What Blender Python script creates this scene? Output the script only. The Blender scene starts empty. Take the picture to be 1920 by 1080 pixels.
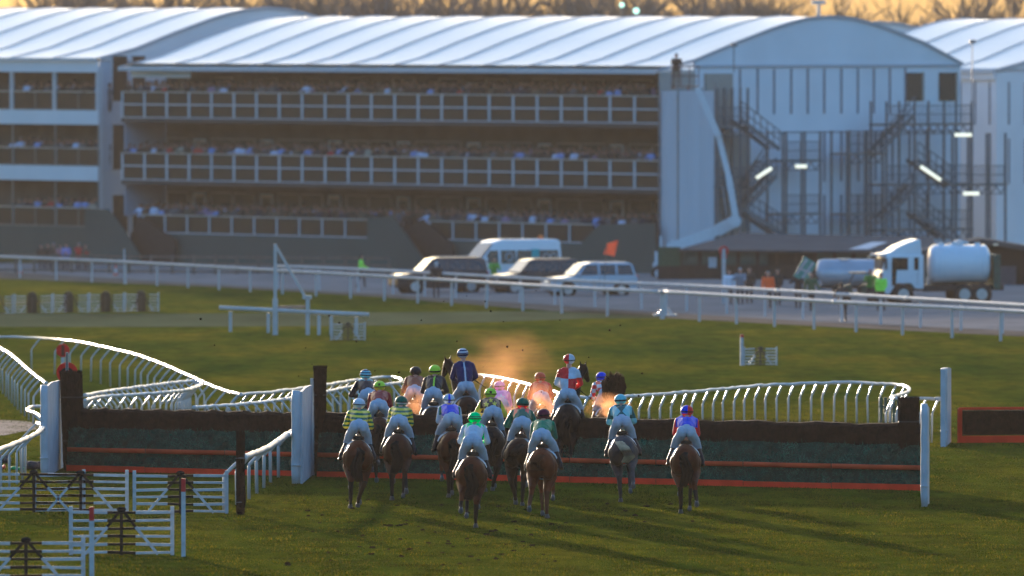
import bpy, bmesh, math, random
import numpy as np
from mathutils import Vector, Matrix
random.seed(7); rng = np.random.default_rng(7)
SC = bpy.context.scene; COL = SC.collection
R = math.radians
# ---------- camera ----------
FPX, HC, SL = 21333.0, 7.7, 0.01055          # focal length in px of a 1920 px wide frame, eye height, fall of the ground
PITCH = math.atan(509/FPX)
cam = bpy.data.objects.new('camera', bpy.data.cameras.new('camera')); COL.objects.link(cam); SC.camera = cam
cam.location = (0, 0, HC); cam.rotation_euler = (R(90)-PITCH, 0, 0)
cam.data.sensor_width = 36; cam.data.lens = 36*FPX/1920; cam.data.clip_start = 1; cam.data.clip_end = 8000
cam.data.dof.use_dof = True; cam.data.dof.focus_distance = 240; cam.data.dof.aperture_fstop = 2.9
# ---------- light ----------
SUN_EL, SUN_AZ = R(4.0), R(-10)      # azimuth from +Y, negative = left
w = bpy.data.worlds.new('World'); SC.world = w; w.use_nodes = True
nt = w.node_tree; bg = nt.nodes['Background']
sky = nt.nodes.new('ShaderNodeTexSky'); sky.sky_type = 'NISHITA'; sky.sun_disc = False
sky.sun_elevation = SUN_EL; sky.sun_rotation = SUN_AZ
sky.air_density = 1.0; sky.dust_density = 5.0; sky.ozone_density = 1.8
nt.links.new(sky.outputs[0], bg.inputs[0]); bg.inputs[1].default_value = 0.15
sd = Vector((math.sin(SUN_AZ)*math.cos(SUN_EL), math.cos(SUN_AZ)*math.cos(SUN_EL), math.sin(SUN_EL)))
sun = bpy.data.objects.new('sun', bpy.data.lights.new('sun', 'SUN')); COL.objects.link(sun)
sun.data.energy = 4.6; sun.data.angle = R(0.5); sun.data.color = (1.0, 0.66, 0.36)
sun.rotation_euler = sd.to_track_quat('Z', 'Y').to_euler()
SC.view_settings.view_transform = 'Standard'; SC.view_settings.look = 'None'
SC.view_settings.exposure = 2.15; SC.view_settings.gamma = 1
SC.view_settings.use_white_balance = True; SC.view_settings.white_balance_temperature = 4780; SC.view_settings.white_balance_tint = 6
SC.cycles.use_denoising = True; SC.cycles.volume_bounces = 0; SC.cycles.max_bounces = 5; SC.cycles.diffuse_bounces = 2
SC.cycles.volume_step_rate = 4; SC.cycles.use_fast_gi = False

# ---------- geometry of the view ----------
def ray(px, py):
    u = (px-960)/FPX; v = (540-py)/FPX; c, s = math.cos(PITCH), math.sin(PITCH)
    return Vector((u, c+v*s, -s+v*c))
def gz(y): return -SL*min(y, 622.0)
def at(px, py, h=0.0):                    # ground point (plus h above ground)
    d = ray(px, py); t = (h-HC)/(d.z+SL*d.y); p = d*t; p.z += HC
    return p
def atd(px, py, Y):                        # point at a given distance
    d = ray(px, py); t = Y/d.y; return Vector((d.x*t, Y, HC+d.z*t))
def atg(px, Y): p = atd(px, 500, Y); p.z = gz(Y); return p

# ---------- materials ----------
MATS = {}
def mat(name, col, rough=0.6, metal=0.0, var=0.18, scale=6.0, bump=0.0, bscale=30.0, spec=0.28, emit=0, trans=0, alpha=None, coord='Object', aniso=None, sheen=0, coat=0):
    if name in MATS: return MATS[name]
    m = bpy.data.materials.new(name); m.use_nodes = True; n = m.node_tree.nodes; l = m.node_tree.links
    b = n['Principled BSDF']; b.inputs['Roughness'].default_value = rough; b.inputs['Metallic'].default_value = metal
    b.inputs['Specular IOR Level'].default_value = spec
    if coat: b.inputs['Coat Weight'].default_value = coat
    if sheen: b.inputs['Sheen Weight'].default_value = sheen
    tc = n.new('ShaderNodeTexCoord'); mp = n.new('ShaderNodeMapping'); l.new(tc.outputs[coord], mp.inputs[0])
    if aniso: mp.inputs['Scale'].default_value = aniso
    nz = n.new('ShaderNodeTexNoise'); nz.inputs['Scale'].default_value = scale; nz.inputs['Detail'].default_value = 5
    l.new(mp.outputs[0], nz.inputs['Vector'])
    r = n.new('ShaderNodeValToRGB'); l.new(nz.outputs[0], r.inputs[0])
    r.color_ramp.elements[0].position = .3; r.color_ramp.elements[1].position = .7
    r.color_ramp.elements[0].color = (*[c*(1-var) for c in col], 1); r.color_ramp.elements[1].color = (*[min(1, c*(1+var)) for c in col], 1)
    l.new(r.outputs[0], b.inputs['Base Color'])
    if bump:
        n2 = n.new('ShaderNodeTexNoise'); n2.inputs['Scale'].default_value = bscale; n2.inputs['Detail'].default_value = 4; l.new(mp.outputs[0], n2.inputs['Vector'])
        bp = n.new('ShaderNodeBump'); bp.inputs['Strength'].default_value = bump; bp.inputs['Distance'].default_value = .03; l.new(n2.outputs[0], bp.inputs['Height']); l.new(bp.outputs[0], b.inputs['Normal'])
    if emit:
        b.inputs['Emission Color'].default_value = (*col, 1); b.inputs['Emission Strength'].default_value = emit
    if trans:
        out = n['Material Output']; t = n.new('ShaderNodeBsdfTranslucent'); mx = n.new('ShaderNodeMixShader'); mx.inputs[0].default_value = trans
        l.new(r.outputs[0], t.inputs[0]); l.new(b.outputs[0], mx.inputs[1]); l.new(t.outputs[0], mx.inputs[2]); l.new(mx.outputs[0], out.inputs[0])
    MATS[name] = m; return m

# ---------- mesh building ----------
class MB:
    def __init__(s): s.v = []; s.f = []; s.m = []
    def add(s, vs, fs, mi=0):
        o = len(s.v); s.v += [tuple(v) for v in vs]; s.f += [tuple(i+o for i in f) for f in fs]; s.m += [mi]*len(fs); return s
    def box(s, c, sz, rz=0, mi=0, M=None):
        hx, hy, hz = sz[0]/2, sz[1]/2, sz[2]/2; ca, sa = math.cos(rz), math.sin(rz); vs = []
        for dz in (-hz, hz):
            for dx, dy in ((-hx, -hy), (hx, -hy), (hx, hy), (-hx, hy)):
                vs.append((c[0]+dx*ca-dy*sa, c[1]+dx*sa+dy*ca, c[2]+dz))
        if M: vs = [M @ Vector(v) for v in vs]
        return s.add(vs, [(0, 3, 2, 1), (4, 5, 6, 7), (0, 1, 5, 4), (1, 2, 6, 5), (2, 3, 7, 6), (3, 0, 4, 7)], mi)
    def span(s, a, b, mi=0):               # box between two corners
        return s.box([(a[i]+b[i])/2 for i in range(3)], [abs(b[i]-a[i]) for i in range(3)], 0, mi)
    def tube(s, pts, r, n=8, mi=0, cap=True):
        pts = [Vector(p) for p in pts]; rs = r if isinstance(r, (list, tuple)) else [r]*len(pts); rings = []
        for i, p in enumerate(pts):
            a = pts[max(0, i-1)]; b = pts[min(len(pts)-1, i+1)]; t = (b-a).normalized()
            up = Vector((0, 0, 1)) if abs(t.z) < .9 else Vector((0, 1, 0))
            e1 = t.cross(up).normalized(); e2 = t.cross(e1).normalized()
            rings.append([p+(e1*math.cos(k*2*math.pi/n)+e2*math.sin(k*2*math.pi/n))*rs[i] for k in range(n)])
        vs = [v for q in rings for v in q]; fs = []
        for i in range(len(pts)-1):
            for k in range(n): fs.append((i*n+k, i*n+(k+1) % n, (i+1)*n+(k+1) % n, (i+1)*n+k))
        if cap: fs += [tuple(range(n))[::-1], tuple(range((len(pts)-1)*n, len(pts)*n))]
        return s.add(vs, fs, mi)
    def bar(s, a, b, wd, th=None, mi=0):   # rectangular bar
        th = th or wd; a, b = Vector(a), Vector(b); t = (b-a).normalized(); up = Vector((0, 0, 1)) if abs(t.z) < .95 else Vector((0, 1, 0))
        e1 = t.cross(up).normalized()*wd/2; e2 = e1.normalized().cross(t).normalized()*th/2
        vs = [a-e1-e2, a+e1-e2, a+e1+e2, a-e1+e2, b-e1-e2, b+e1-e2, b+e1+e2, b-e1+e2]
        return s.add(vs, [(0, 3, 2, 1), (4, 5, 6, 7), (0, 1, 5, 4), (1, 2, 6, 5), (2, 3, 7, 6), (3, 0, 4, 7)], mi)
    def ball(s, c, r, n=12, mi=0, M=None):
        r = r if isinstance(r, (list, tuple)) else (r, r, r); m = n//2; vs = [(0, 0, -1)]; fs = []
        for i in range(1, m):
            ph = -math.pi/2+math.pi*i/m
            for k in range(n): vs.append((math.cos(ph)*math.cos(2*math.pi*k/n), math.cos(ph)*math.sin(2*math.pi*k/n), math.sin(ph)))
        vs.append((0, 0, 1)); t = len(vs)-1
        for k in range(n):
            fs.append((0, 1+(k+1) % n, 1+k)); fs.append((t, t-n+k, t-n+(k+1) % n))
        for i in range(m-2):
            for k in range(n): a = 1+i*n; fs.append((a+k, a+(k+1) % n, a+n+(k+1) % n, a+n+k))
        vs = [Vector((v[0]*r[0], v[1]*r[1], v[2]*r[2])) for v in vs]
        if M: vs = [M @ v for v in vs]
        return s.add([v+Vector(c) for v in vs], fs, mi)
    def cap(s, a, ra, b, rb, n=12, mi=0):  # tapered capsule
        a, b = Vector(a), Vector(b); L = (b-a).length; k = max(2, int(L/max(.02, min(ra, rb)*.9)))
        t = (b-a)/max(L, 1e-6)
        s.tube([a, b], [ra, rb], n, mi); s.ball(a, ra, n, mi); s.ball(b, rb, n, mi); return s
    def prism(s, poly, o, ux, uy, nrm, th, mi=0):   # polygon in a plane, given a thickness
        o, ux, uy, nrm = Vector(o), Vector(ux), Vector(uy), Vector(nrm); n = len(poly)
        vs = [o+ux*p[0]+uy*p[1]-nrm*th/2 for p in poly]+[o+ux*p[0]+uy*p[1]+nrm*th/2 for p in poly]
        return s.add(vs, [tuple(range(n))[::-1], tuple(range(n, 2*n))]+[(i, (i+1) % n, (i+1) % n+n, i+n) for i in range(n)], mi)
    def wheel(s, c, r, wd, axis=(0, 1, 0), n=24, mi=0):
        a = Vector(axis); c = Vector(c)
        return s.tube([c-a*wd/2, c-a*wd*.42, c+a*wd*.42, c+a*wd/2], [r*.9, r, r, r*.9], n, mi)
    def blades(s, P, D, L, W, mi=0):       # numpy: thin triangles at P along D
        side = np.cross(D, rng.normal(size=D.shape)); side /= np.linalg.norm(side, axis=1)[:, None]+1e-9
        W = np.asarray(W)*np.ones(len(P)); L = np.asarray(L)*np.ones(len(P))
        a = P-side*W[:, None]/2; b = P+side*W[:, None]/2; c = P+D*L[:, None]
        V = np.stack([a, b, c], 1).reshape(-1, 3); o = len(s.v); s.v += V.tolist()
        F = np.arange(len(V)).reshape(-1, 3)+o; s.f += F.tolist(); s.m += [mi]*len(F); return s
    def mesh(s, name, smooth=False):
        me = bpy.data.meshes.new(name); me.from_pydata([tuple(v) for v in s.v], [], s.f)
        me.polygons.foreach_set('material_index', s.m)
        if smooth: me.polygons.foreach_set('use_smooth', [True]*len(me.polygons))
        me.update(); return me
    def build(s, name, mats, parent=None, smooth=False, loc=None, fix=True):
        me = s.mesh(name, smooth)
        if fix and len(s.f) < 60000:
            b = bmesh.new(); b.from_mesh(me); bmesh.ops.recalc_face_normals(b, faces=b.faces); b.to_mesh(me); b.free()
        return link(name, me, mats, parent, loc)
def link(name, me, mats, parent=None, loc=None):
    if not isinstance(mats, (list, tuple)): mats = [mats]
    if not me.materials:
        for m in mats: me.materials.append(m)
    o = bpy.data.objects.new(name, me); COL.objects.link(o)
    if parent: o.parent = parent
    if loc is not None: o.location = loc
    return o
def tag(o, label, cat, group=None, kind=None):
    if label: o['label'] = label
    if cat: o['category'] = cat
    if group: o['group'] = group
    if kind: o['kind'] = kind
    return o
def thing(name, label, cat, loc=(0, 0, 0), rz=0, group=None):
    o = bpy.data.objects.new(name, None); COL.objects.link(o); o.location = loc; o.rotation_euler = (0, 0, rz)
    o.empty_display_size = .2
    return tag(o, label, cat, group)
def recolor(o, mats):
    for i, m in enumerate(mats):
        if i < len(o.material_slots):
            o.material_slots[i].link = 'OBJECT'; o.material_slots[i].material = m
KIDS = {}
def copy_tree(o, parent=None, loc=None, rz=None, label=None):
    c = o.copy(); COL.objects.link(c)
    if parent: c.parent = parent
    if loc is not None: c.location = loc
    if rz is not None: c.rotation_euler = (0, 0, rz)
    if label: c['label'] = label
    if o.name not in KIDS: KIDS[o.name] = list(o.children)
    for ch in KIDS[o.name]: copy_tree(ch, c)
    return c
def blob(name, mb, voxel, smooth=4, fac=.5):     # one continuous surface out of overlapping closed shapes
    me = mb.mesh('tmp'); o = bpy.data.objects.new('tmp', me); COL.objects.link(o)
    m = o.modifiers.new('r', 'REMESH'); m.mode = 'VOXEL'; m.voxel_size = voxel; m.use_smooth_shade = True
    s = o.modifiers.new('s', 'SMOOTH'); s.iterations = smooth; s.factor = fac
    dg = bpy.context.evaluated_depsgraph_get(); ev = o.evaluated_get(dg)
    out = bpy.data.meshes.new_from_object(ev); out.name = name
    bpy.data.objects.remove(o); bpy.data.meshes.remove(me)
    out.materials.clear()
    out.polygons.foreach_set('use_smooth', [True]*len(out.polygons))
    return out
def paint(me, fn):
    n = len(me.polygons); c = np.empty(n*3); me.polygons.foreach_get('center', c); c = c.reshape(-1, 3)
    idx = np.asarray(fn(c[:, 0], c[:, 1], c[:, 2]), dtype=np.int32)*np.ones(n, dtype=np.int32)
    me.polygons.foreach_set('material_index', idx); return me

WHITE = mat('white_plastic', (.46, .475, .49), .36, var=.14, scale=1.8, spec=.5, bump=.15, bscale=6)
WHITEM = mat('white_matt_rail', (.50, .51, .52), .8, var=.12, scale=1.2, spec=.12)
WHITE2 = mat('white_paint', (.45, .465, .49), .55, var=.16, scale=6, spec=.3)
BLACK = mat('black_paint', (.014, .012, .012), .7, var=.3, scale=10, spec=.08)
RED = mat('red_paint', (.42, .02, .02), .45, var=.1)
ORANGE = mat('orange_paint', (.72, .042, .008), .75, var=.2, scale=2, spec=.12)
RUBBER = mat('rubber', (.02, .02, .02), .8, var=.2)
CHROME = mat('wheel_metal', (.5, .5, .52), .35, metal=.8, var=.1)
GLASS = mat('dark_glass', (.015, .017, .02), .12, var=.1, spec=.6)
SKIN = mat('skin', (.45, .24, .17), .55, var=.08)
LAMP = mat('lamp_tube', (1, .82, .5), .5, emit=.26, var=.01)
STEEL = mat('galvanised_steel', (.22, .24, .26), .5, metal=.5, var=.2, scale=3)
# ================= ground =================
def sheet(name, poly_rows, m, dz, label=None):
    """strip through rows of world points, dz above the ground"""
    mb = MB(); n = len(poly_rows[0]); vs = [(p[0], p[1], gz(p[1])+dz) for r in poly_rows for p in r]
    fs = [(i*n+k, i*n+k+1, (i+1)*n+k+1, (i+1)*n+k) for i in range(len(poly_rows)-1) for k in range(n-1)]
    mb.add(vs, fs); o = mb.build(name, m); o['kind'] = 'structure'
    if label: o['label'] = label
    return o
def grass_mat():
    m = bpy.data.materials.new('turf'); m.use_nodes = True; n = m.node_tree.nodes; l = m.node_tree.links; b = n['Principled BSDF']
    b.inputs['Roughness'].default_value = 1; b.inputs['Specular IOR Level'].default_value = 0
    g = n.new('ShaderNodeNewGeometry'); mp = n.new('ShaderNodeMapping'); mp.inputs['Scale'].default_value = (1, .16, 1); l.new(g.outputs['Position'], mp.inputs[0])
    def noise(sc, det=6, rg=.6):
        t = n.new('ShaderNodeTexNoise'); t.inputs['Scale'].default_value = sc; t.inputs['Detail'].default_value = det; t.inputs['Roughness'].default_value = rg; l.new(mp.outputs[0], t.inputs['Vector']); return t
    a = noise(.22); r = n.new('ShaderNodeValToRGB'); l.new(a.outputs[0], r.inputs[0]); e = r.color_ramp.elements
    e[0].position = .32; e[0].color = (.042, .066, .004, 1); e[1].position = .66; e[1].color = (.150, .124, .006, 1)
    x = e.new(.5); x.color = (.088, .096, .005, 1)
    c = noise(1.6, 7, .7); r2 = n.new('ShaderNodeValToRGB'); l.new(c.outputs[0], r2.inputs[0]); r2.color_ramp.elements[0].position = .3; r2.color_ramp.elements[1].position = .7
    r2.color_ramp.elements[0].color = (.5, .52, .5, 1); r2.color_ramp.elements[1].color = (1.25, 1.25, 1.2, 1)
    mx = n.new('ShaderNodeMix'); mx.data_type = 'RGBA'; mx.blend_type = 'MULTIPLY'; mx.inputs[0].default_value = 1; l.new(r.outputs[0], mx.inputs[6]); l.new(r2.outputs[0], mx.inputs[7])
    l.new(mx.outputs[2], b.inputs['Base Color'])
    d = noise(9, 6, .8); bp = n.new('ShaderNodeBump'); bp.inputs['Strength'].default_value = .8; bp.inputs['Distance'].default_value = .08; l.new(d.outputs[0], bp.inputs['Height']); l.new(bp.outputs[0], b.inputs['Normal'])
    MATS['turf'] = m; return m
GRASS = grass_mat()
ys = [-20, 60, 180, 260, 400, 560, 622, 700, 1000, 1600, 2600]
sheet('ground', [[(x, y) for x in (-700, -80, -30, 0, 30, 80, 700)] for y in ys], GRASS, 0, 'olive green racecourse turf falling gently away towards the stands')
ROADM = mat('tarmac', (.22, .205, .195), .75, spec=0, var=.22, scale=.35, bump=.2, bscale=8)
GRAVEL = mat('pale_gravel', (.42, .39, .35), .8, spec=0, var=.12, scale=.5, bump=.2, bscale=8)
TRACKM = mat('worn_turf', (.078, .088, .045), .9, spec=0, var=.25, scale=.25, aniso=(1, .2, 1))
DIRTM = mat('bare_earth', (.16, .13, .10), .95, spec=0, var=.3, scale=.5)
SANDM = mat('sandy_path', (.45, .34, .24), .95, spec=0, var=.2, scale=1.5)
def band(name, top, bot, m, dz, label):
    rows = [[tuple(at(x, y).xy) for x, y in top], [tuple(at(x, y).xy) for x, y in bot]]
    return sheet(name, rows, m, dz, label)
def zip_xy(xs, ys_): return list(zip(xs, ys_))
X6 = [-60, 400, 700, 1048, 1240, 1500, 1980]
band('road_edge', zip_xy(X6, [512, 530, 545, 568, 580, 597, 620]), zip_xy(X6, [520, 538, 556, 584, 596, 610, 634]), DIRTM, .004, 'worn brown verge between the grass and the grey service road')
band('road', zip_xy(X6, [505, 506, 507, 508, 509, 511, 513]), zip_xy(X6, [516, 534, 551, 573, 586, 602, 624]), ROADM, .008, 'grey service road between the white rails and the stands')
band('pale_concrete_apron', zip_xy([1040, 1240, 1500, 1700, 1790], [563, 569, 574, 573, 578]), zip_xy([1040, 1240, 1500, 1700, 1770], [568, 579, 596, 604, 592]), GRAVEL, .012, 'paler strip of concrete along the near side of the road')
XT = [-60, 300, 700, 950, 1100, 1250]
band('crossing_track', zip_xy(XT, [588, 588, 586, 584, 582, 592]), zip_xy(XT, [613, 613, 611, 603, 597, 597]), TRACKM, .004, 'worn grey-green track crossing the turf in front of the rails')
band('sandy_path', zip_xy([-40, 10, 50, 90], [786, 788, 790, 800]), zip_xy([-40, 10, 50, 90], [818, 816, 808, 802]), SANDM, .004, 'bare sandy patch at the left edge beside the rail')
# grass blades over the near turf
def tuft_field():
    m = mat('grass_blade', (.028, .039, .001), .9, var=.6, scale=1.1, trans=.4, spec=0)
    m2 = mat('dry_grass_blade', (.095, .074, .002), .9, var=.6, scale=1.1, trans=.4, spec=0)
    mb = MB()
    def fld(n, y0, y1, L, W, xm=.048):
        u = rng.random(n); y = 1/(1/y0+(1/y1-1/y0)*u); x = (rng.random(n)*2-1)*xm*y
        z = -SL*y; P = np.stack([x, y, z-.004], 1); D = rng.normal(size=(n, 3))*[.45, .45, 0]+[0, 0, 1]; D /= np.linalg.norm(D, axis=1)[:, None]
        # clumpy lengths
        k = .6+.5*(np.sin(x*2.1+y*.7)*np.sin(y*.43-x*1.3))+.35*rng.random(n)
        sel = rng.random(n) < .22
        mb.blades(P[~sel], D[~sel], (L*k)[~sel] if hasattr(L, '__len__') else L*k[~sel], W, 0)
        mb.blades(P[sel], D[sel], L*1.15*k[sel], W, 1)
    fld(300000, 196, 262, .035, .016); fld(90000, 262, 330, .03, .03)
    o = mb.build('grass', [m, m2], fix=False); tag(o, 'short olive turf blades covering the course', None, kind='stuff'); o['category'] = 'grass'
tuft_field()

# ================= running rails =================
def rail_h(px, py, h=1.1): return at(px, py, h)
def resample(pts, n, even=False):
    d = [0]
    for a, b in zip(pts, pts[1:]): d.append(d[-1]+(b-a).length*(.04 if even else 1)+(Vector((b.x/b.y-a.x/a.y, (b.z-HC)/b.y-(a.z-HC)/a.y))*280).length*(1 if even else 0))
    out = []
    for i in range(n):
        t = d[-1]*i/(n-1); k = max(j for j in range(len(d)) if d[j] <= t+1e-9); k = min(k, len(pts)-2)
        f = (t-d[k])/max(1e-9, d[k+1]-d[k]); out.append((pts[k].lerp(pts[k+1], f), (pts[k+1]-pts[k]).normalized()))
    return out
def smooth_path(pts, n=None):
    P = [pts[0]]+pts+[pts[-1]]; out = []
    for i in range(1, len(P)-2):
        for k in range(6):
            t = k/6; a, b, c, d = P[i-1], P[i], P[i+1], P[i+2]
            out.append(.5*((2*b)+(c-a)*t+(2*a-5*b+4*c-d)*t*t+(3*b-a-3*c+d)*t*t*t))
    out.append(pts[-1]); return out
NECK = None
def neck_mesh(h, off, r):
    mb = MB(); pts = [(off, 0, -.05), (off, 0, h*.62), (off*.97, 0, h*.67), (off*.85, 0, h*.725), (off*.5, 0, h*.86), (off*.12, 0, h*.985), (0, 0, h-.005)]
    return mb.tube(pts, r, 8).mesh('post', True)
def running_rail(pix, nposts, side, label, group='white plastic running rails', h=1.1, r=.043, off=.34, pr=.027, straight=False, skip_ends=True, wob=.012, even=False, fixed=None):
    WH_ = WHITEM if straight else WHITE
    pts = [rail_h(x, y, h) for x, y in pix]; path = smooth_path(pts)
    root = thing('running_rail', label, 'rail', (path[0].x, path[0].y, gz(path[0].y)), 0, group); o = Vector(root.location)
    L = resample(path, max(12, nposts*5)); mb = MB()
    mb.tube([p+Vector((0, 0, wob*random.uniform(-1, 1)))-o for p, t in L], r, 10)
    for p, t in resample(path, max(3, nposts//3)): mb.tube([p-t*.09-o, p+t*.09-o], r*1.22, 10)
    mb.build('rail', WH_, root, True, fix=False)
    me = neck_mesh(h, off, pr) if not straight else MB().box((0, 0, h/2-.03), (.09, .09, h-.02)).mesh('post')
    for p, t in resample(path, nposts, even):
        a = math.atan2(t.y, t.x)+(math.pi/2 if side > 0 else -math.pi/2)
        if fixed is not None: a = R(fixed)
        c = link('post', me, WH_, root, (p.x-o.x, p.y-o.y, gz(p.y)-o.z)); c.rotation_euler = (R(random.uniform(-1.2, 1.2)), R(random.uniform(-1.2, 1.2)), a)
        c.scale = (1, 1, (p.z-gz(p.y))/h)
    return root
running_rail([(-30, 631), (60, 633), (140, 640), (215, 655), (265, 668), (310, 685), (350, 702), (385, 718), (420, 732), (450, 740)], 24, -1, 'long white rail curving in from the left beyond the red disc markers')
running_rail([(452, 740), (500, 736), (560, 729), (610, 722), (660, 714), (700, 709), (733, 707), (752, 711), (750, 717), (725, 721), (690, 722), (650, 727), (605, 736), (545, 747), (460, 757), (365, 764)], 44, 1, 'white rail bending back in a hairpin behind the brush pillar', even=True)
running_rail([(870, 703), (905, 704), (955, 712), (1010, 726), (1060, 740), (1100, 745), (1180, 743), (1300, 734), (1380, 727), (1440, 722), (1520, 719), (1580, 717), (1640, 719), (1690, 722), (1704, 728), (1702, 735), (1685, 741), (1672, 745), (1680, 748), (1700, 748), (1760, 748)], 52, 1, 'sunlit white rail running behind the right half of the fence', even=True, fixed=215, off=.22)
running_rail([(-20, 642), (10, 658), (30, 672), (50, 690), (68, 705), (86, 718)], 16, -1, 'sunlit white rail dropping steeply to the left wing of the fence')
running_rail([(160, 751), (190, 744), (250, 740), (310, 736), (350, 731), (372, 724), (380, 718), (370, 714), (340, 716), (290, 722), (220, 731), (160, 741)], 46, 1, 'narrow hairpin of white rail with glinting post tops behind the brush')
running_rail([(-30, 851), (0, 843), (40, 827), (70, 812), (81, 800), (72, 795)], 9, 1, 'near white rail rising to the left wing in front of the sandy patch', off=.4, r=.055)
running_rail([(84, 786), (66, 775), (52, 770), (60, 763), (84, 762)], 4, -1, 'short looped end of white rail behind the left wing', off=.4)
running_rail([(458, 858), (480, 849), (500, 841), (522, 827), (540, 814), (557, 804)], 7, 1, 'short thick white rail leading down from the middle wing beside the dark stake', off=.42, r=.065, pr=.038)
# straight far rails along the service road
def far_rail(pix, nposts, label, h=1.15):
    return running_rail(pix, nposts, 1, label, 'straight white rails along the road', h=h, straight=True, r=.075, wob=0)
far_rail([(-30, 480), (230, 491), (560, 509), (720, 518), (1050, 538), (1240, 547)], 20, 'straight white rail on the near side of the road left of the splayed post')
far_rail([(1244, 547), (1380, 555), (1605, 568), (1840, 580), (1960, 587)], 10, 'straight white rail on the near side of the road right of the splayed post')
far_rail([(520, 499), (720, 507), (1050, 525), (1300, 536), (1600, 553), (1960, 575)], 21, 'straight white rail on the far side of the road')
p = at(1247, 592); t = thing('rail_terminal', 'thick splayed white post with a flat foot where the near road rails meet', 'post', p)
MB().box((0, 0, .6), (.2, .2, 1.15)).bar((.12, 0, .3), (.3, 0, .05), .1).bar((-.12, 0, .3), (-.3, 0, .05), .1).build('post', WHITE, t); MB().box((0, 0, .04), (1.0, .5, .08)).build('foot', WHITE, t)
p = at(233, 532); t = thing('marker_pole', 'slim white pole standing taller than the far left rail', 'pole', p)
MB().bar((0, 0, 0), (0, 0, 1.75), .09).build('pole', WHITE, t); MB().ball((0, 0, 1.78), .05).build('cap', WHITE, t)
# wooden post and rail fence at far left
WOOD = mat('weathered_wood', (.14, .12, .10), .8, var=.3, scale=5)
def wood_fence(px0, px1, y0, y1, n, label):
    a, b = at(px0, y0), at(px1, y1); t = thing('wooden_fence', label, 'fence', a); mp = MB().box((0, 0, .6), (.14, .14, 1.25)).mesh('post')
    for i in range(n): 
        q = a.lerp(b, i/(n-1))-a; link('post', mp, WOOD, t, q)
    for h in (1.12, .72, .32): MB().bar((0, -.09, h), tuple(b-a+Vector((0, -.09, h))), .05, .11).build('rail', WOOD, t)
wood_fence(-40, 240, 516, 519, 9, 'brown post and rail fence in front of the spectators at far left')
wood_fence(243, 730, 519, 523, 13, 'brown post and rail fence under the green hoarding left of the parked cars')

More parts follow.
